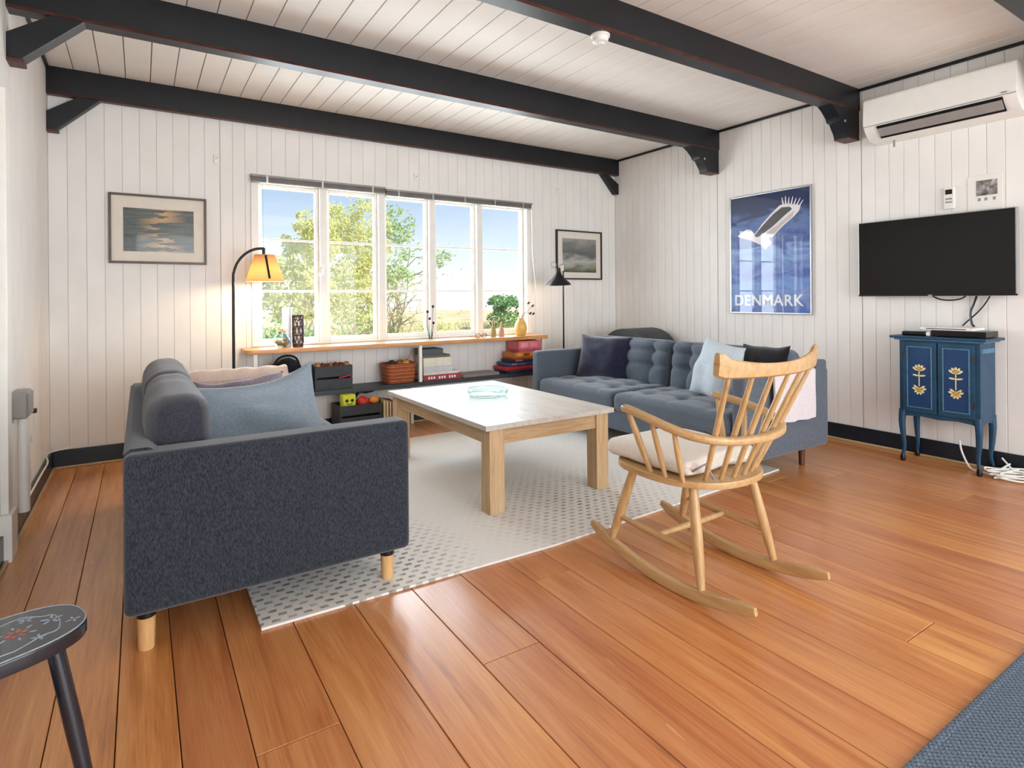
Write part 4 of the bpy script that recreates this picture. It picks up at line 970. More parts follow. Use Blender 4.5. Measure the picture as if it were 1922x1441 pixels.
# poster
t = thing('framed_poster', 'blue travel poster with a white wing and the word DENMARK in a silver frame', 'poster', (4.68, 3.053, 0.985))
PY0, PY1, PZ0, PZ1, PX = 2.66, 3.446, 0.987, 2.07, 4.668
f = 0.014
for a in ((PY0, PY0+f, PZ0, PZ1), (PY1-f, PY1, PZ0, PZ1), (PY0+f, PY1-f, PZ0, PZ0+f), (PY0+f, PY1-f, PZ1-f, PZ1)): bx('frame', PX, XR, *a, 'silver', t, 0.003)
def post_mat():
    n = N('poster_blue_print'); s = n.add('SeparateXYZ'); n.l(n.coord('Object'), s.inputs[0])
    f = n.noise(n.coord('Object', (1, 2.2, 6)), 1.5, 4, 0.5, 1.2)
    z = n.math('ADD', n.math('DIVIDE', s.outputs[2], 1.1), n.math('MULTIPLY', n.math('SUBTRACT', f, 0.5), 0.55))
    n.set(base_color=n.ramp(z, [(0.0, (40, 84, 170)), (0.22, (92, 140, 206)), (0.32, (34, 78, 170)), (0.5, (120, 158, 212)), (0.58, (34, 72, 150)), (0.72, (84, 118, 176)), (0.82, (20, 48, 104)), (1.0, (14, 34, 78))]),
          roughness=0.35, coat_weight=1.0, coat_roughness=0.02, coat_IOR=2.3) if False else n.set(base_color=n.ramp(z, [(0.0, (40, 84, 170)), (0.22, (92, 140, 206)), (0.32, (34, 78, 170)), (0.5, (120, 158, 212)), (0.58, (34, 72, 150)), (0.72, (84, 118, 176)), (0.82, (20, 48, 104)), (1.0, (14, 34, 78))]), roughness=0.4)
    return n.m
M['poster'] = post_mat()
pr = bx('print', PX+0.008, PX+0.012, PY0+f, PY1-f, PZ0+f, PZ1-f, 'poster', t, 0)
W_, H_ = PY1-PY0, PZ1-PZ0
def P2(u, v): return (PY1-u*W_, PZ1-v*H_)   # u right, v down in 0..1
def inkshape(name, uv, mat, lift): obj(name, prism(B(), [P2(*p) for p in uv], 'X', PX+0.008-lift, PX+0.0081), mat, pr, False)
for nm, c in (('ink_white', (236, 234, 236)), ('ink_grey', (172, 166, 164)), ('ink_dark', (66, 62, 66)), ('ink_pink', (206, 192, 190)), ('ink_lblue', (140, 176, 220)), ('ink_navy', (40, 84, 138))): M[nm] = flat(nm, c, 0.4)
inkshape('wing_edge', [(0.30, 0.36), (0.42, 0.26), (0.54, 0.18), (0.64, 0.125), (0.72, 0.12), (0.88, 0.15), (0.86, 0.19), (0.80, 0.23), (0.70, 0.28), (0.60, 0.34), (0.56, 0.37), (0.44, 0.39), (0.34, 0.38)], 'ink_white', 0.0004)
inkshape('wing_dark', [(0.32, 0.35), (0.44, 0.265), (0.56, 0.19), (0.66, 0.145), (0.76, 0.15), (0.78, 0.17), (0.68, 0.22), (0.56, 0.285), (0.42, 0.345), (0.36, 0.365)], 'ink_dark', 0.0008)
inkshape('wing_light', [(0.44, 0.355), (0.60, 0.285), (0.74, 0.215), (0.82, 0.18), (0.78, 0.23), (0.66, 0.29), (0.57, 0.35), (0.50, 0.385)], 'ink_pink', 0.0009)
inkshape('bird_body', [(0.10, 0.34), (0.22, 0.29), (0.28, 0.30), (0.36, 0.36), (0.50, 0.38), (0.54, 0.42), (0.46, 0.47), (0.40, 0.43), (0.26, 0.38), (0.16, 0.36)], 'ink_white', 0.0006)
for k in range(7):
    u0 = 0.68+0.028*k; a = -1.75+0.16*k; l = 0.085+0.01*(k % 2); du, dv = math.cos(a)*l, math.sin(a)*l*W_/H_*1.15
    inkshape('feather', [(u0-0.010, 0.135+k*0.005), (u0+0.012, 0.135+k*0.005), (u0+du+0.004, 0.135+dv+k*0.004), (u0+du-0.004, 0.135+dv+k*0.004)], 'ink_white', 0.0005)
def text_mesh(s, size, mat, name, parent, y, z, x, xscale=1.0, thick=0.0006):
    cu = bpy.data.curves.new(name, 'FONT'); cu.body = s; cu.size = size; cu.align_x = 'LEFT'; cu.extrude = 0.0; cu.space_character = 1.10; cu.offset = 0.0028
    to = bpy.data.objects.new(name, cu); C.objects.link(to); dg = bpy.context.evaluated_depsgraph_get(); me = bpy.data.meshes.new_from_object(to.evaluated_get(dg)); bpy.data.objects.remove(to)
    bm = B(); bm.from_mesh(me); bpy.data.meshes.remove(me)
    # local x -> world -Y, local y -> world Z, facing -X
    T = Matrix(((0, 0, -1, x), (-xscale, 0, 0, y), (0, 1, 0, z), (0, 0, 0, 1))); bm.transform(T); return obj(name, bm, mat, parent, False)
text_mesh('DENMARK', 0.135, 'ink_white', 'lettering', pr, PY1-0.04, PZ0+0.075, PX+0.0074, 0.98)
n = N('poster_glass'); n.t.nodes.remove(n.b)
tr = n.add('BsdfTransparent'); gl = n.add('BsdfGlossy'); gl.inputs['Roughness'].default_value = 0.01; fr = n.add('LayerWeight')
mx = n.add('MixShader'); n.l(n.math('MULTIPLY_ADD', n.math('POWER', fr.outputs['Facing'], 5.0), 0.97, 0.028), mx.inputs[0]); n.l(tr.outputs[0], mx.inputs[1]); n.l(gl.outputs[0], mx.inputs[2]); n.l(mx.outputs[0], n.out.inputs[0]); M['pglass'] = n.m
bx('glazing', PX+0.003, PX+0.005, PY0+f, PY1-f, PZ0+f, PZ1-f, 'pglass', t, 0)

# ------------------------------------------------------------------ lamps
def point(name, loc, power, col, r, parent):
    d = bpy.data.lights.new(name, 'POINT'); d.energy = power; d.color = col; d.shadow_soft_size = r
    o = bpy.data.objects.new(name, d); C.objects.link(o); o.parent = parent; o.location = PM[parent].inverted() @ Vector(loc); return o
t = thing('arc_floor_lamp', 'black arched floor lamp with a glowing ochre linen shade', 'lamp', (0.575, 4.68, 0))
LY = 4.68
obj('base', lathe(B(), [(0, 0.02), (0.03, 0.022), (0.12, 0.016), (0.13, 0.006), (0.13, 0), (0, 0)], 0.575, LY, 0, 28), 'blackmetal', t)
pts = [(0.575, LY, 0.015), (0.575, LY, 0.7), (0.577, LY, 1.28)]+[(0.577+0.20*(1-math.cos(a*math.pi/16)), LY, 1.30+0.235*math.sin(a*math.pi/16)) for a in range(1, 9)]+[(0.787, LY, 1.535)]
obj('pole', tube(B(), smooth_path(pts, 3), 0.0105, 12), 'blackmetal', t)
obj('drop_stem', tube(B(), [(0.787, LY, 1.54), (0.787, LY, 1.47)], 0.012, 10), 'blackmetal', t)
obj('arm_strap', tube(B(), [(0.787, LY-0.078, 1.478), (0.803, LY-0.138, 1.305)], 0.008, 8), 'blackmetal', t)
obj('lamp_socket', lathe(B(), [(0, 1.47), (0.018, 1.47), (0.02, 1.43), (0.018, 1.41), (0, 1.41)], 0.79, LY, 0, 14), 'blackmetal', t)
sh = B(); nS = 40
lathe(sh, [(0.072, 1.485), (0.137, 1.29)], 0.795, LY, 0, nS)
shade = obj('lamp_shade', sh, 'shade', t)
so = shade.modifiers.new('thick', 'SOLIDIFY'); so.thickness = 0.002
for r, z in ((0.0725, 1.485), (0.1375, 1.29)): obj('shade_rim', tube(B(), [(0.795+r*math.cos(2*math.pi*k/32), LY+r*math.sin(2*math.pi*k/32), z) for k in range(32)], 0.003, 6, closed=True), 'shade', shade)
for k in range(3):
    a = k*2.09+0.4; obj('spider', tube(B(), [(0.79, LY, 1.472), (0.795+0.072*math.cos(a), LY+0.072*math.sin(a), 1.484)], 0.0025, 6), 'blackmetal', shade)
obj('bulb', lathe(B(), [(0, 1.335), (0.02, 1.342), (0.03, 1.365), (0.022, 1.395), (0.012, 1.41), (0, 1.41)], 0.79, LY, 0, 16), 'bulb', t)
point('lamp_glow', (0.79, LY-0.0, 1.315), 12, (1.0, 0.76, 0.46), 0.03, t)
t = thing('reading_lamp', 'slim black reading lamp with a bell shade in the right corner', 'lamp', (3.66, 4.70, 0))
obj('base', lathe(B(), [(0, 0.018), (0.1, 0.014), (0.11, 0.004), (0.11, 0), (0, 0)], 3.66, 4.70, 0, 26), 'blackmetal', t)
obj('pole', tube(B(), [(3.66, 4.70, 0.012), (3.66, 4.70, 0.8), (3.66, 4.70, 1.42)], 0.0085, 10), 'blackmetal', t)
obj('neck', tube(B(), smooth_path([(3.66, 4.70, 1.42), (3.655, 4.69, 1.46), (3.64, 4.66, 1.485), (3.57, 4.63, 1.475), (3.535, 4.615, 1.44)]), 0.006, 8), 'silver', t)
hd = B(); lathe(hd, [(0.0, 0.175), (0.022, 0.172), (0.026, 0.13), (0.034, 0.105), (0.07, 0.06), (0.112, 0.025), (0.128, 0.0), (0.125, 0.0), (0.066, 0.056), (0.03, 0.10), (0.0, 0.11)], n=30)
obj('lamp_shade', place(hd, (3.53, 4.61, 1.272), rx=0.05, ry=-0.06), 'blackmetal', t)
obj('switch_loop', tube(B(), [(3.47+0.03*math.cos(a*math.pi/8), 4.61, 1.475+0.028*math.sin(a*math.pi/8)) for a in range(16)], 0.004, 6, closed=True), 'silver', t)
obj('bulb', lathe(B(), [(0, -0.005), (0.02, 0.004), (0.028, 0.024), (0.018, 0.05), (0, 0.055)], 3.53, 4.61, 1.287, 16), 'bulb', t)
point('lamp_glow', (3.53, 4.61, 1.270), 2.5, (1.0, 0.80, 0.55), 0.025, t)

# ------------------------------------------------------------------ things on the window shelf
t = thing('glass_jar', 'round clear jar with brown shells on the shelf under the lamp', 'jar', (0.945, 4.87, SZ))
obj('jar_body', lathe(B(), [(0, 0.003), (0.03, 0.003), (0.062, 0.03), (0.066, 0.06), (0.045, 0.095), (0.03, 0.11), (0.034, 0.125), (0.031, 0.125), (0.027, 0.11), (0.042, 0.093), (0.062, 0.06), (0.058, 0.032), (0.028, 0.006), (0, 0.006)], 0.945, 4.87, SZ, 24), 'bowlglass', t)
M['shell'] = plain('brown_shell', (176, 132, 96), 0.6, var=0.3, scale=30)
random.seed(2)
for k in range(9):
    a = k*0.7; bm = B(); bmesh.ops.create_icosphere(bm, subdivisions=1, radius=0.018); bm.transform(Matrix.Translation((0.945+0.03*math.cos(a), 4.87+0.03*math.sin(a), SZ+0.026+0.018*(k//4)))@Matrix.Scale(random.uniform(0.8, 1.1), 4)); obj('shell', bm, 'shell', t)
obj('lid', lathe(B(), [(0, 0.15), (0.012, 0.148), (0.016, 0.136), (0.034, 0.13), (0.034, 0.124), (0, 0.124)], 0.945, 4.87, SZ, 20), 'shell', t)
t = thing('candle_vase', 'tall pale blue cylinder vase behind the dark lantern', 'vase', (1.0, 4.93, SZ))
obj('body', lathe(B(), [(0, 0), (0.034, 0), (0.036, 0.01), (0.036, 0.315), (0.033, 0.318), (0.031, 0.31), (0.031, 0.02), (0, 0.02)], 1.0, 4.93, SZ, 24), plain('pale_blue_ceramic', (206, 216, 234), 0.3, var=0.05), t)
obj('foot_ring', lathe(B(), [(0.037, 0), (0.039, 0.004), (0.037, 0.01)], 1.0, 4.93, SZ, 24), 'whiteplastic', t)
t = thing('lattice_lantern', 'dark brown cut-out lattice candle lantern on the shelf', 'lantern', (1.068, 4.85, SZ))
M['lant'] = plain('dark_plum_brown', (52, 36, 42), 0.45)
lx0, ly0, lr = 1.068, 4.85, 0.041
obj('base', lathe(B(), [(0, 0), (lr, 0), (lr, 0.03), (0, 0.03)], lx0, ly0, SZ, 24), 'lant', t)
obj('candle', lathe(B(), [(0, 0.03), (0.03, 0.03), (0.03, 0.20), (0, 0.20)], lx0, ly0, SZ, 20), plain('ivory_wax', (232, 224, 216), 0.5), t)
for k in range(8):
    for s_ in (-1, 1):
        pts = [(lx0+lr*math.cos(k*math.pi/4+s_*q*0.16), ly0+lr*math.sin(k*math.pi/4+s_*q*0.16), SZ+0.03+q*0.0205) for q in range(12)]
        obj('lattice_strip', tube(B(), pts, 0.0042, 5), 'lant', t)
for z in (0.095, 0.165, 0.255): obj('hoop', tube(B(), [(lx0+lr*math.cos(a*math.pi/12), ly0+lr*math.sin(a*math.pi/12), SZ+z) for a in range(24)], 0.005, 6, closed=True), 'lant', t)
# bud stems in narrow glass
t = thing('bud_vase', 'narrow glass with four dark ball-tipped stems before the third mullion', 'vase', (2.245, 4.87, SZ))
obj('tube_glass', lathe(B(), [(0, 0.002), (0.022, 0.002), (0.022, 0.09), (0.02, 0.09), (0.02, 0.006), (0, 0.006)], 2.245, 4.87, SZ, 18), 'bowlglass', t)
for x, z in ((2.268, 1.073), (2.213, 1.027), (2.233, 0.963), (2.272, 0.922)):
    s_ = obj('stem', tube(B(), [(2.245+(x-2.245)*0.3, 4.87, SZ+0.008), (x-0.004, 4.868, (SZ+z)/2), (x, 4.866, z)], 0.003, 6), 'blackmetal', t)
    bm = B(); bmesh.ops.create_icosphere(bm, subdivisions=2, radius=0.014); bm.transform(Matrix.Translation((x, 4.866, z))); obj('ball', bm, 'blackmetal', s_)
t = thing('spectacles', 'small brown spectacles lying on the shelf', 'spectacles', (2.74, 4.82, SZ))
M['tort'] = plain('tortoise_frame', (112, 82, 60), 0.35)
for x in (2.705, 2.775): obj('lens_rim', tube(B(), [(x+0.026*math.cos(a*math.pi/8), 4.80, SZ+0.022+0.020*math.sin(a*math.pi/8)) for a in range(16)], 0.0035, 6, closed=True, up=Vector((0, 1, 0))), 'tort', t)
obj('bridge', tube(B(), [(2.731, 4.80, SZ+0.026), (2.740, 4.798, SZ+0.030), (2.749, 4.80, SZ+0.026)], 0.003, 6), 'tort', t)
for x in (2.679, 2.801): obj('temple', tube(B(), [(x, 4.80, SZ+0.026), (x, 4.86, SZ+0.018), (x, 4.90, SZ+0.005)], 0.003, 6), 'tort', t)
M['cone1'] = plain('olive_wood_cone', (160, 142, 92), 0.5); M['cone2'] = plain('rosy_wood_cone', (190, 150, 126), 0.5)
for x, hh, mt, lab in ((2.917, 0.165, 'cone1', 'taller olive bottle-shaped figure on the shelf'), (3.012, 0.145, 'cone2', 'shorter rosy bottle-shaped figure on the shelf')):
    t = thing('bottle_figure', lab, 'figurine', (x, 4.87, SZ), group='bottle figures')
    obj('body', lathe(B(), [(0, 0), (0.026, 0), (0.029, 0.02), (0.024, hh*0.5), (0.011, hh*0.68), (0.009, hh*0.78)], x, 4.87, SZ, 20), mt, t)
    obj('head', lathe(B(), [(0.009, hh*0.78), (0.013, hh*0.86), (0.009, hh*0.96), (0, hh)], x, 4.87, SZ, 16), mt, t)
t = thing('yellow_vase', 'mustard yellow vase with dark berry twigs at the right end of the shelf', 'vase', (3.237, 4.86, SZ))
obj('vase_body', lathe(B(), [(0, 0), (0.045, 0), (0.058, 0.02), (0.064, 0.07), (0.058, 0.12), (0.036, 0.155), (0.028, 0.165), (0.031, 0.175), (0.026, 0.175), (0.022, 0.16), (0, 0.15)], 3.237, 4.86, SZ, 28), plain('mustard_glaze', (216, 176, 96), 0.3, var=0.12, scale=20), t)
M['berry'] = plain('dark_berry', (40, 44, 52), 0.4)
for k, (x, z) in enumerate(((3.18, 0.985), (3.165, 1.05), (3.30, 1.09), (3.365, 1.06), (3.33, 0.985), (3.36, 0.98), (3.10, 1.12))):
    s_ = obj('twig', tube(B(), smooth_path([(3.237, 4.86, SZ+0.155), ((3.237*2+x)/3, 4.85, 0.95+0.01*k), (x, 4.84-0.01*(k % 3), z)], 3), 0.0025, 5), 'bark', t)
    for q in range(2 if k < 6 else 0):
        bm = B(); bmesh.ops.create_icosphere(bm, subdivisions=1, radius=0.012); bm.transform(Matrix.Translation((x+0.012*q, 4.84-0.01*(k % 3), z+0.008*q))); obj('berry', bm, 'berry', s_)

# things on the lower shelf
LZ = 0.405
def blob(bm, c, r, sc=(1, 1, 1), seed=0, amp=0.2):
    t_ = bmesh.new(); bmesh.ops.create_icosphere(t_, subdivisions=3, radius=1)
    for v in t_.verts: v.co *= 1+amp*mnoise.noise(v.co*1.7+Vector((seed, 0, 0))); v.co = Vector((c[0]+v.co.x*r*sc[0], c[1]+v.co.y*r*sc[1], c[2]+v.co.z*r*sc[2]))
    me = bpy.data.meshes.new('b'); t_.to_mesh(me); t_.free(); bm.from_mesh(me); bpy.data.meshes.remove(me); return bm
t = thing('black_bag', 'slumped black bag on the lower shelf behind the left sofa', 'bag', (0.96, 4.87, LZ))
bm = blob(B(), (0.96, 4.87, LZ+0.13), 0.15, (1.05, 0.72, 0.92), 3, 0.25)
for v in bm.verts: v.co.z = max(LZ, v.co.z)
obj('bag_body', bm, 'black_fab', t); obj('strap', tube(B(), smooth_path([(0.86, 4.80, 0.60), (0.90, 4.79, 0.68), (0.97, 4.79, 0.705), (1.04, 4.79, 0.68), (1.07, 4.80, 0.60)]), 0.009, 8), 'black_fab', t)
def crate(name, label, x0, x1, y0, y1, z0, z1, mat, slats=2, cat='crate'):
    t = thing(name, label, cat, ((x0+x1)/2, (y0+y1)/2, z0)); h_ = (z1-z0); g = 0.018; sh_ = (h_-g*(slats-1))/slats
    bx('bottom', x0+0.008, x1-0.008, y0+0.008, y1-0.008, z0, z0+0.008, mat, t, 0.001)
    for k in range(slats):
        za = z0+k*(sh_+g)
        bx('slat', x0, x1, y0, y0+0.008, za, za+sh_, mat, t, 0.0015); bx('slat', x0, x1, y1-0.008, y1, za, za+sh_, mat, t, 0.0015)
    bx('end_panel', x0, x0+0.008, y0+0.008, y1-0.008, z0, z1, mat, t, 0.0015); bx('end_panel', x1-0.008, x1, y0+0.008, y1-0.008, z0, z1, mat, t, 0.0015)
    for x in (x0+0.008, x1-0.02):
        for y in (y0+0.008, y1-0.02): bx('corner_post', x, x+0.012, y, y+0.012, z0+0.008, z1-0.002, mat, t, 0.001)
    return t
M['cratek'] = plain('charcoal_crate_paint', (46, 50, 56), 0.6, var=0.2)
crate('wooden_crate', 'charcoal slatted crate of cones and a red strap on the lower shelf', 1.18, 1.485, 4.77, 4.99, LZ, LZ+0.195, 'cratek')
M['c1'] = plain('rust_brown_cone', (124, 62, 40), 0.7, var=0.4, scale=40); M['c2'] = plain('tan_wood', (196, 150, 110), 0.6, var=0.3, scale=30)
random.seed(8)
for k in range(7):
    x = 1.215+0.04*k; o_ = obj('pine_cone', blob(B(), (x, 4.86+random.uniform(-0.03, 0.04), LZ+0.185+random.uniform(-0.005, 0.012)), 0.028, (1, 1.2, 0.9), k, 0.35), 'c1' if k % 3 else 'c2')
    tag(o_, 'brown and tan cones heaped in the charcoal crate', 'pine cone', 'cones in the charcoal crate')
tag(obj('red_strap', tube(B(), smooth_path([(1.37, 4.766, LZ+0.095), (1.40, 4.763, LZ+0.10), (1.45, 4.763, LZ+0.107), (1.475, 4.764, LZ+0.118)]), 0.006, 8), plain('red_webbing', (176, 36, 44), 0.6)), 'red strap on the front of the charcoal crate', 'strap')
# wicker basket
t = thing('wicker_basket', 'orange-brown wicker basket of toys on the lower shelf', 'basket', (1.925, 4.87, LZ))
M['wick'] = plain('orange_wicker', (186, 104, 54), 0.55, var=0.25, scale=60); M['wick2'] = plain('dark_wicker', (150, 78, 40), 0.6, var=0.25, scale=60)
def rrect(x0, x1, y0, y1, r, n=5):
    o = []
    for (cx, cy, a0) in ((x1-r, y1-r, 0), (x0+r, y1-r, 1.5708), (x0+r, y0+r, 3.1416), (x1-r, y0+r, 4.7124)):
        for k in range(n): a = a0+1.5708*k/(n-1); o.append((cx+r*math.cos(a), cy+r*math.sin(a)))
    return o
for k in range(11):
    u = k/10; s_ = 0.012*(1-u)
    obj('weave_row' if k < 10 else 'rim', tube(B(), [(x, y, LZ+0.008+0.0155*k) for x, y in rrect(1.795+s_, 2.06-s_, 4.77+s_, 4.98-s_, 0.04)], 0.0085 if k < 10 else 0.011, 6, closed=True), 'wick' if k % 2 else 'wick2', t)
for x, y in rrect(1.80, 2.055, 4.775, 4.975, 0.04): obj('stake', tube(B(), [(1.927+(x-1.927)*0.92, 4.875+(y-4.875)*0.9, LZ+0.002), (x, y, LZ+0.165)], 0.005, 5), 'wick', t)
bx('base', 1.81, 2.045, 4.785, 4.965, LZ+0.001, LZ+0.01, 'wick2', t, 0.002)
for k, (x, y, r, c, lab) in enumerate(((1.86, 4.86, 0.04, (60, 44, 40), 'dark toy at the left of the wicker basket'), (1.93, 4.85, 0.04, (150, 84, 48), 'brown toy in the middle of the wicker basket'), (1.985, 4.83, 0.036, (222, 170, 60), 'yellow ball in the wicker basket'), (2.025, 4.88, 0.036, (120, 72, 64), 'dull red toy at the right of the wicker basket'))):
    tag(obj('toy', blob(B(), (x, y, LZ+0.165), r, (1, 1, 0.9), k*3.1, 0.2), plain('toy_colour', c, 0.5)), lab, 'toy', 'toys in the wicker basket')
tag(obj('toy_sail', prism(B(), [(2.005, LZ+0.19), (2.065, LZ+0.185), (2.04, LZ+0.265)], 'Y', 4.84, 4.852), plain('dusty_pink_card', (170, 140, 134), 0.7)), 'dusty pink triangular toy sticking up from the wicker basket', 'toy', 'toys in the wicker basket')
# books
def book(name, label, x0, x1, y0, y1, z0, z1, cover, pages=(226, 222, 212), group='books on the lower shelf', txt=None):
    t = thing(name, label, 'book', ((x0+x1)/2, (y0+y1)/2, z0), group=group)
    mt = plain(name+'_cover', cover, 0.5, var=0.1); c = min(0.004, (z1-z0)*0.15)
    bx('cover', x0, x1, y0, y1, z0, z0+c, mt, t, 0.0008); bx('cover', x0, x1, y0, y1, z1-c, z1, mt, t, 0.0008); bx('spine', x0, x1, y0, y0+c, z0+c, z1-c, mt, t, 0.0008)
    bx('pages', x0+0.004, x1-0.004, y0+c, y1-0.004, z0+c, z1-c, plain('paper', pages, 0.8, var=0.05), t, 0)
    return t
book('book', 'red book with white spine lettering at the bottom of the stack', 2.125, 2.50, 4.765, 4.98, LZ, LZ+0.05, (160, 52, 56), txt=1)
t_ = bpy.data.objects[-1] if False else None
bm = B()
for k in range(11):
    x = 2.17+0.026*k
    if k in (3, 7): continue
    box(bm, x, x+0.016, 4.7640, 4.7652, LZ+0.014, LZ+0.036); box(bm, x+0.005, x+0.011, 4.7636, 4.7641, LZ+0.014, LZ+0.02)
lt = obj('spine_lettering', bm, 'ink_white', [o for o in C.objects if o.get('label', '').startswith('red book with white')][0], False)
book('book', 'white and red book second from the bottom of the stack', 2.13, 2.48, 4.775, 4.98, LZ+0.05, LZ+0.076, (222, 214, 208))
book('book', 'thick pale grey book in the middle of the stack', 2.13, 2.42, 4.775, 4.975, LZ+0.076, LZ+0.125, (196, 200, 206))
book('book', 'thick cream book high in the stack', 2.13, 2.415, 4.78, 4.975, LZ+0.125, LZ+0.205, (222, 216, 200))
book('book', 'olive grey book second from the top of the stack', 2.13, 2.40, 4.785, 4.97, LZ+0.205, LZ+0.228, (96, 92, 80))
book('book', 'dark slate folder on top of the book stack', 2.125, 2.33, 4.785, 4.97, LZ+0.228, LZ+0.285, (72, 80, 84), (120, 124, 126))
book('book', 'wide grey-brown book lying beside the stack', 2.53, 2.92, 4.765, 4.97, LZ, LZ+0.026, (140, 128, 122))
# board game boxes
def gbox(label, x0, x1, y0, y1, z0, z1, lid, base, deco=None):
    t = thing('game_box', label, 'box', ((x0+x1)/2, (y0+y1)/2, z0), group='game boxes at the right end of the lower shelf')
    bx('base', x0+0.003, x1-0.003, y0+0.003, y1-0.003, z0, z1-0.012, plain('box_base', base, 0.5), t, 0.001)
    bx('lid', x0, x1, y0, y1, z0+(z1-z0)*0.3, z1, plain('box_lid', lid, 0.4), t, 0.0015)
    if deco:
        for k, c in enumerate(deco): u = x0+(x1-x0)*(0.1+0.8*k/len(deco)); bx('side_print', u, u+(x1-x0)*0.8/len(deco)*0.8, y0-0.0008, y0+0.0005, z0+(z1-z0)*0.45, z1-(z1-z0)*0.15, plain('print', c, 0.5), t, 0)
gbox('navy game box at the bottom of the stack by the right sofa', 3.0, 3.40, 4.76, 4.99, LZ, LZ+0.03, (40, 46, 70), (30, 34, 50), [(60, 90, 70), (50, 60, 110)])
gbox('bright red game box above the navy one', 2.99, 3.38, 4.76, 4.99, LZ+0.03, LZ+0.062, (206, 44, 44), (170, 40, 40))
gbox('blue patterned game box in the middle of the stack', 3.03, 3.36, 4.765, 4.985, LZ+0.062, LZ+0.10, (64, 80, 128), (50, 60, 90), [(180, 110, 120), (90, 120, 180), (60, 70, 120)])
gbox('black game box under the orange one', 3.08, 3.36, 4.765, 4.985, LZ+0.10, LZ+0.13, (34, 34, 38), (28, 28, 30), [(190, 150, 140), (60, 60, 60)])
gbox('orange game box under the pink one', 3.10, 3.40, 4.765, 4.985, LZ+0.13, LZ+0.20, (214, 126, 50), (180, 96, 40), [(236, 170, 80), (150, 70, 40), (230, 150, 60)])
gbox('pink game box on top of the stack under the shelf', 3.15, 3.42, 4.765, 4.985, LZ+0.20, LZ+0.31, (226, 116, 124), (200, 90, 100), [(240, 150, 156), (236, 140, 148)])
# low crate with toys
crate('toy_crate', 'black slatted crate of bright toys on the floor under the shelf', 1.345, 1.70, 4.66, 4.90, 0.0, 0.28, 'cratek', 3)
t = thing('yellow_face_toy', 'square yellow toy block with a face in the black crate', 'toy', (1.43, 4.68, 0.27), group='toys in the black crate')
bx('block', 1.375, 1.485, 4.675, 4.775, 0.256, 0.366, plain('toy_yellow', (206, 214, 50), 0.4), t, 0.014, 3)
for x in (1.408, 1.452): obj('eye', place(lathe(B(), [(0, 0.004), (0.012, 0.003), (0.014, 0)], n=14), (x, 4.6755, 0.319), rx=math.pi/2), 'blackplastic', t)
obj('smile', tube(B(), [(1.43+0.024*math.cos(a), 4.674, 0.306+0.018*math.sin(a)) for a in [3.4+k*0.25 for k in range(11)]], 0.003, 5), 'blackplastic', t)
bm = B(); blob(bm, (1.56, 4.74, 0.285), 0.055, (1, 0.9, 0.9), 1, 0.1); tag(obj('toy_ball', bm, plain('toy_red', (206, 48, 40), 0.35)), 'red toy ball in the black crate', 'toy', 'toys in the black crate')
bm = B(); blob(bm, (1.652, 4.72, 0.295), 0.038, (1, 0.9, 0.9), 4, 0.1); tag(obj('toy_ball', bm, plain('toy_orange', (236, 150, 70), 0.35)), 'orange toy ball beside the red one in the black crate', 'toy', 'toys in the black crate')
tag(obj('toy_shovel', tube(B(), [(1.46, 4.82, 0.24), (1.56, 4.84, 0.36), (1.62, 4.85, 0.345), (1.69, 4.85, 0.358)], [0.012, 0.012, 0.010, 0.013], 8), 'blackplastic'), 'black toy handle sticking out of the black crate', 'toy', 'toys in the black crate')
random.seed(13)
cols = [((196, 186, 90), 'yellow-green magazine standing beside the black crate, nearest the crate'), ((212, 168, 84), 'ochre magazine standing second from the black crate'), ((92, 60, 48), 'dark brown magazine standing third from the black crate'), ((176, 96, 80), 'brick red magazine standing fourth from the black crate'), ((206, 160, 140), 'salmon magazine standing last in the row by the black crate')]
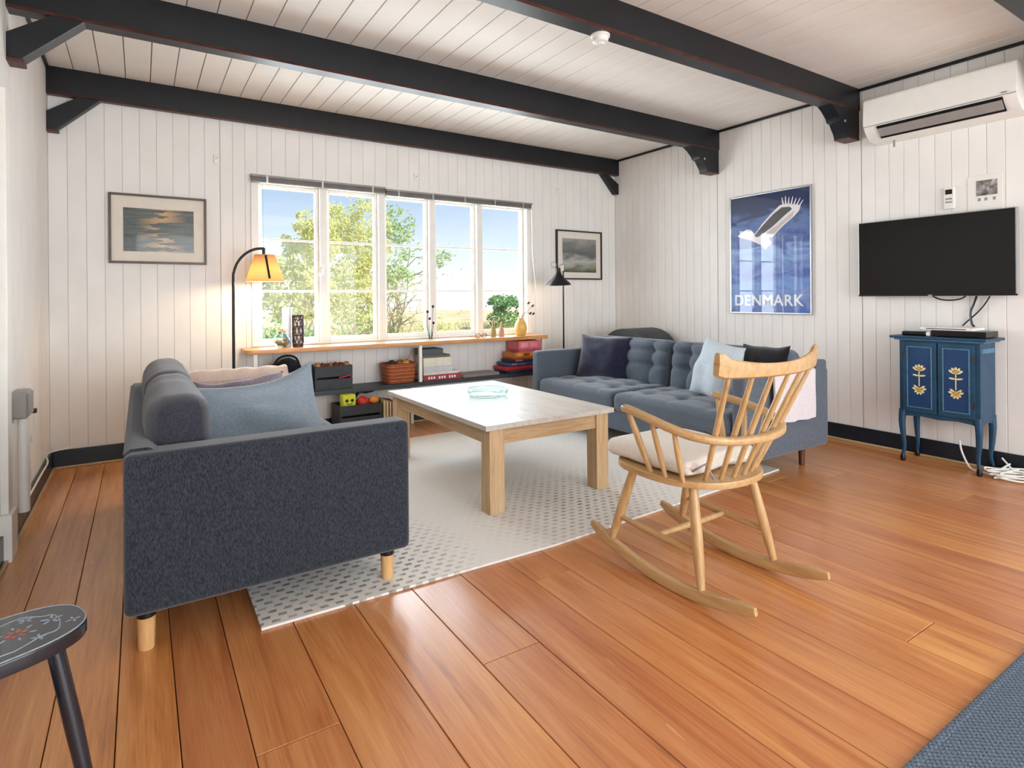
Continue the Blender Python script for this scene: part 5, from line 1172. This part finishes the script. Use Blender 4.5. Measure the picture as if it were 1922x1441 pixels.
for k, (c, lab) in enumerate(cols):
    t = thing('magazine', lab, 'magazine', (1.73+0.026*k, 4.79, 0), group='magazines standing under the shelf'); x = 1.718+0.026*k
    bx('cover', x, x+0.005, 4.68, 4.90, 0, 0.29-0.006*k, plain('mag_cover', c, 0.45), t, 0.001); bx('pages', x+0.005, x+0.018, 4.684, 4.90, 0.001, 0.285-0.006*k, plain('mag_paper', (222, 214, 200), 0.7), t, 0); bx('cover', x+0.018, x+0.022, 4.68, 4.90, 0, 0.29-0.006*k, plain('mag_cover', c, 0.45), t, 0.001)

# ------------------------------------------------------------------ left wall fittings
t = thing('meter_box', 'grey meter box on the left wall with a pipe to the floor', 'meter box', (-0.49, 3.68, 0.56))
bx('case', XL, XL+0.065, 3.60, 3.75, 0.585, 0.715, 'greyplastic', t, 0.01, 3); bx('cover', XL+0.063, XL+0.072, 3.61, 3.74, 0.595, 0.705, 'greyplastic', t, 0.004)
obj('conduit', tube(B(), [(XL+0.042, 3.66, 0.59), (XL+0.042, 3.66, 0.35), (XL+0.042, 3.66, 0.126)], 0.024, 12), 'white', t)
t = thing('wall_socket', 'white double socket on the left wall past the meter box', 'socket', (XL+0.01, 4.05, 0.56))
bx('plate', XL, XL+0.022, 3.97, 4.11, 0.52, 0.70, 'whiteplastic', t, 0.005); bx('plug', XL+0.02, XL+0.05, 4.02, 4.05, 0.545, 0.57, 'blackplastic', t, 0.004)
cable('lamp_cord', [(XL+0.04, 4.03, 0.54), (XL+0.035, 4.0, 0.40), (XL+0.03, 3.95, 0.44), (XL+0.028, 3.93, 0.34), (XL+0.026, 3.99, 0.22), (XL+0.026, 3.95, 0.135)], 0.004, 'whiteplastic', 'thin cord dangling from the socket on the left wall')
cable('skirting_cable', [(XL+0.03, 3.9, 0.131), (XL+0.03, 4.6, 0.131), (XL+0.05, YD-0.02, 0.131), (0.2, YD-0.012, 0.131), (0.7, YD-0.012, 0.131)], 0.0055, 'whiteplastic', 'white cable running along the skirting into the left corner')
t = thing('door_casing', 'white door casing at the far left edge', 'door casing', (XL, 3.4, 0), kind='structure')
bx('post', XL, XL+0.03, 3.36, 3.45, 0.13, 2.1, 'white', t, 0.004); bx('plinth', XL, XL+0.045, 3.33, 3.47, 0.0, 0.21, 'white', t, 0.005)
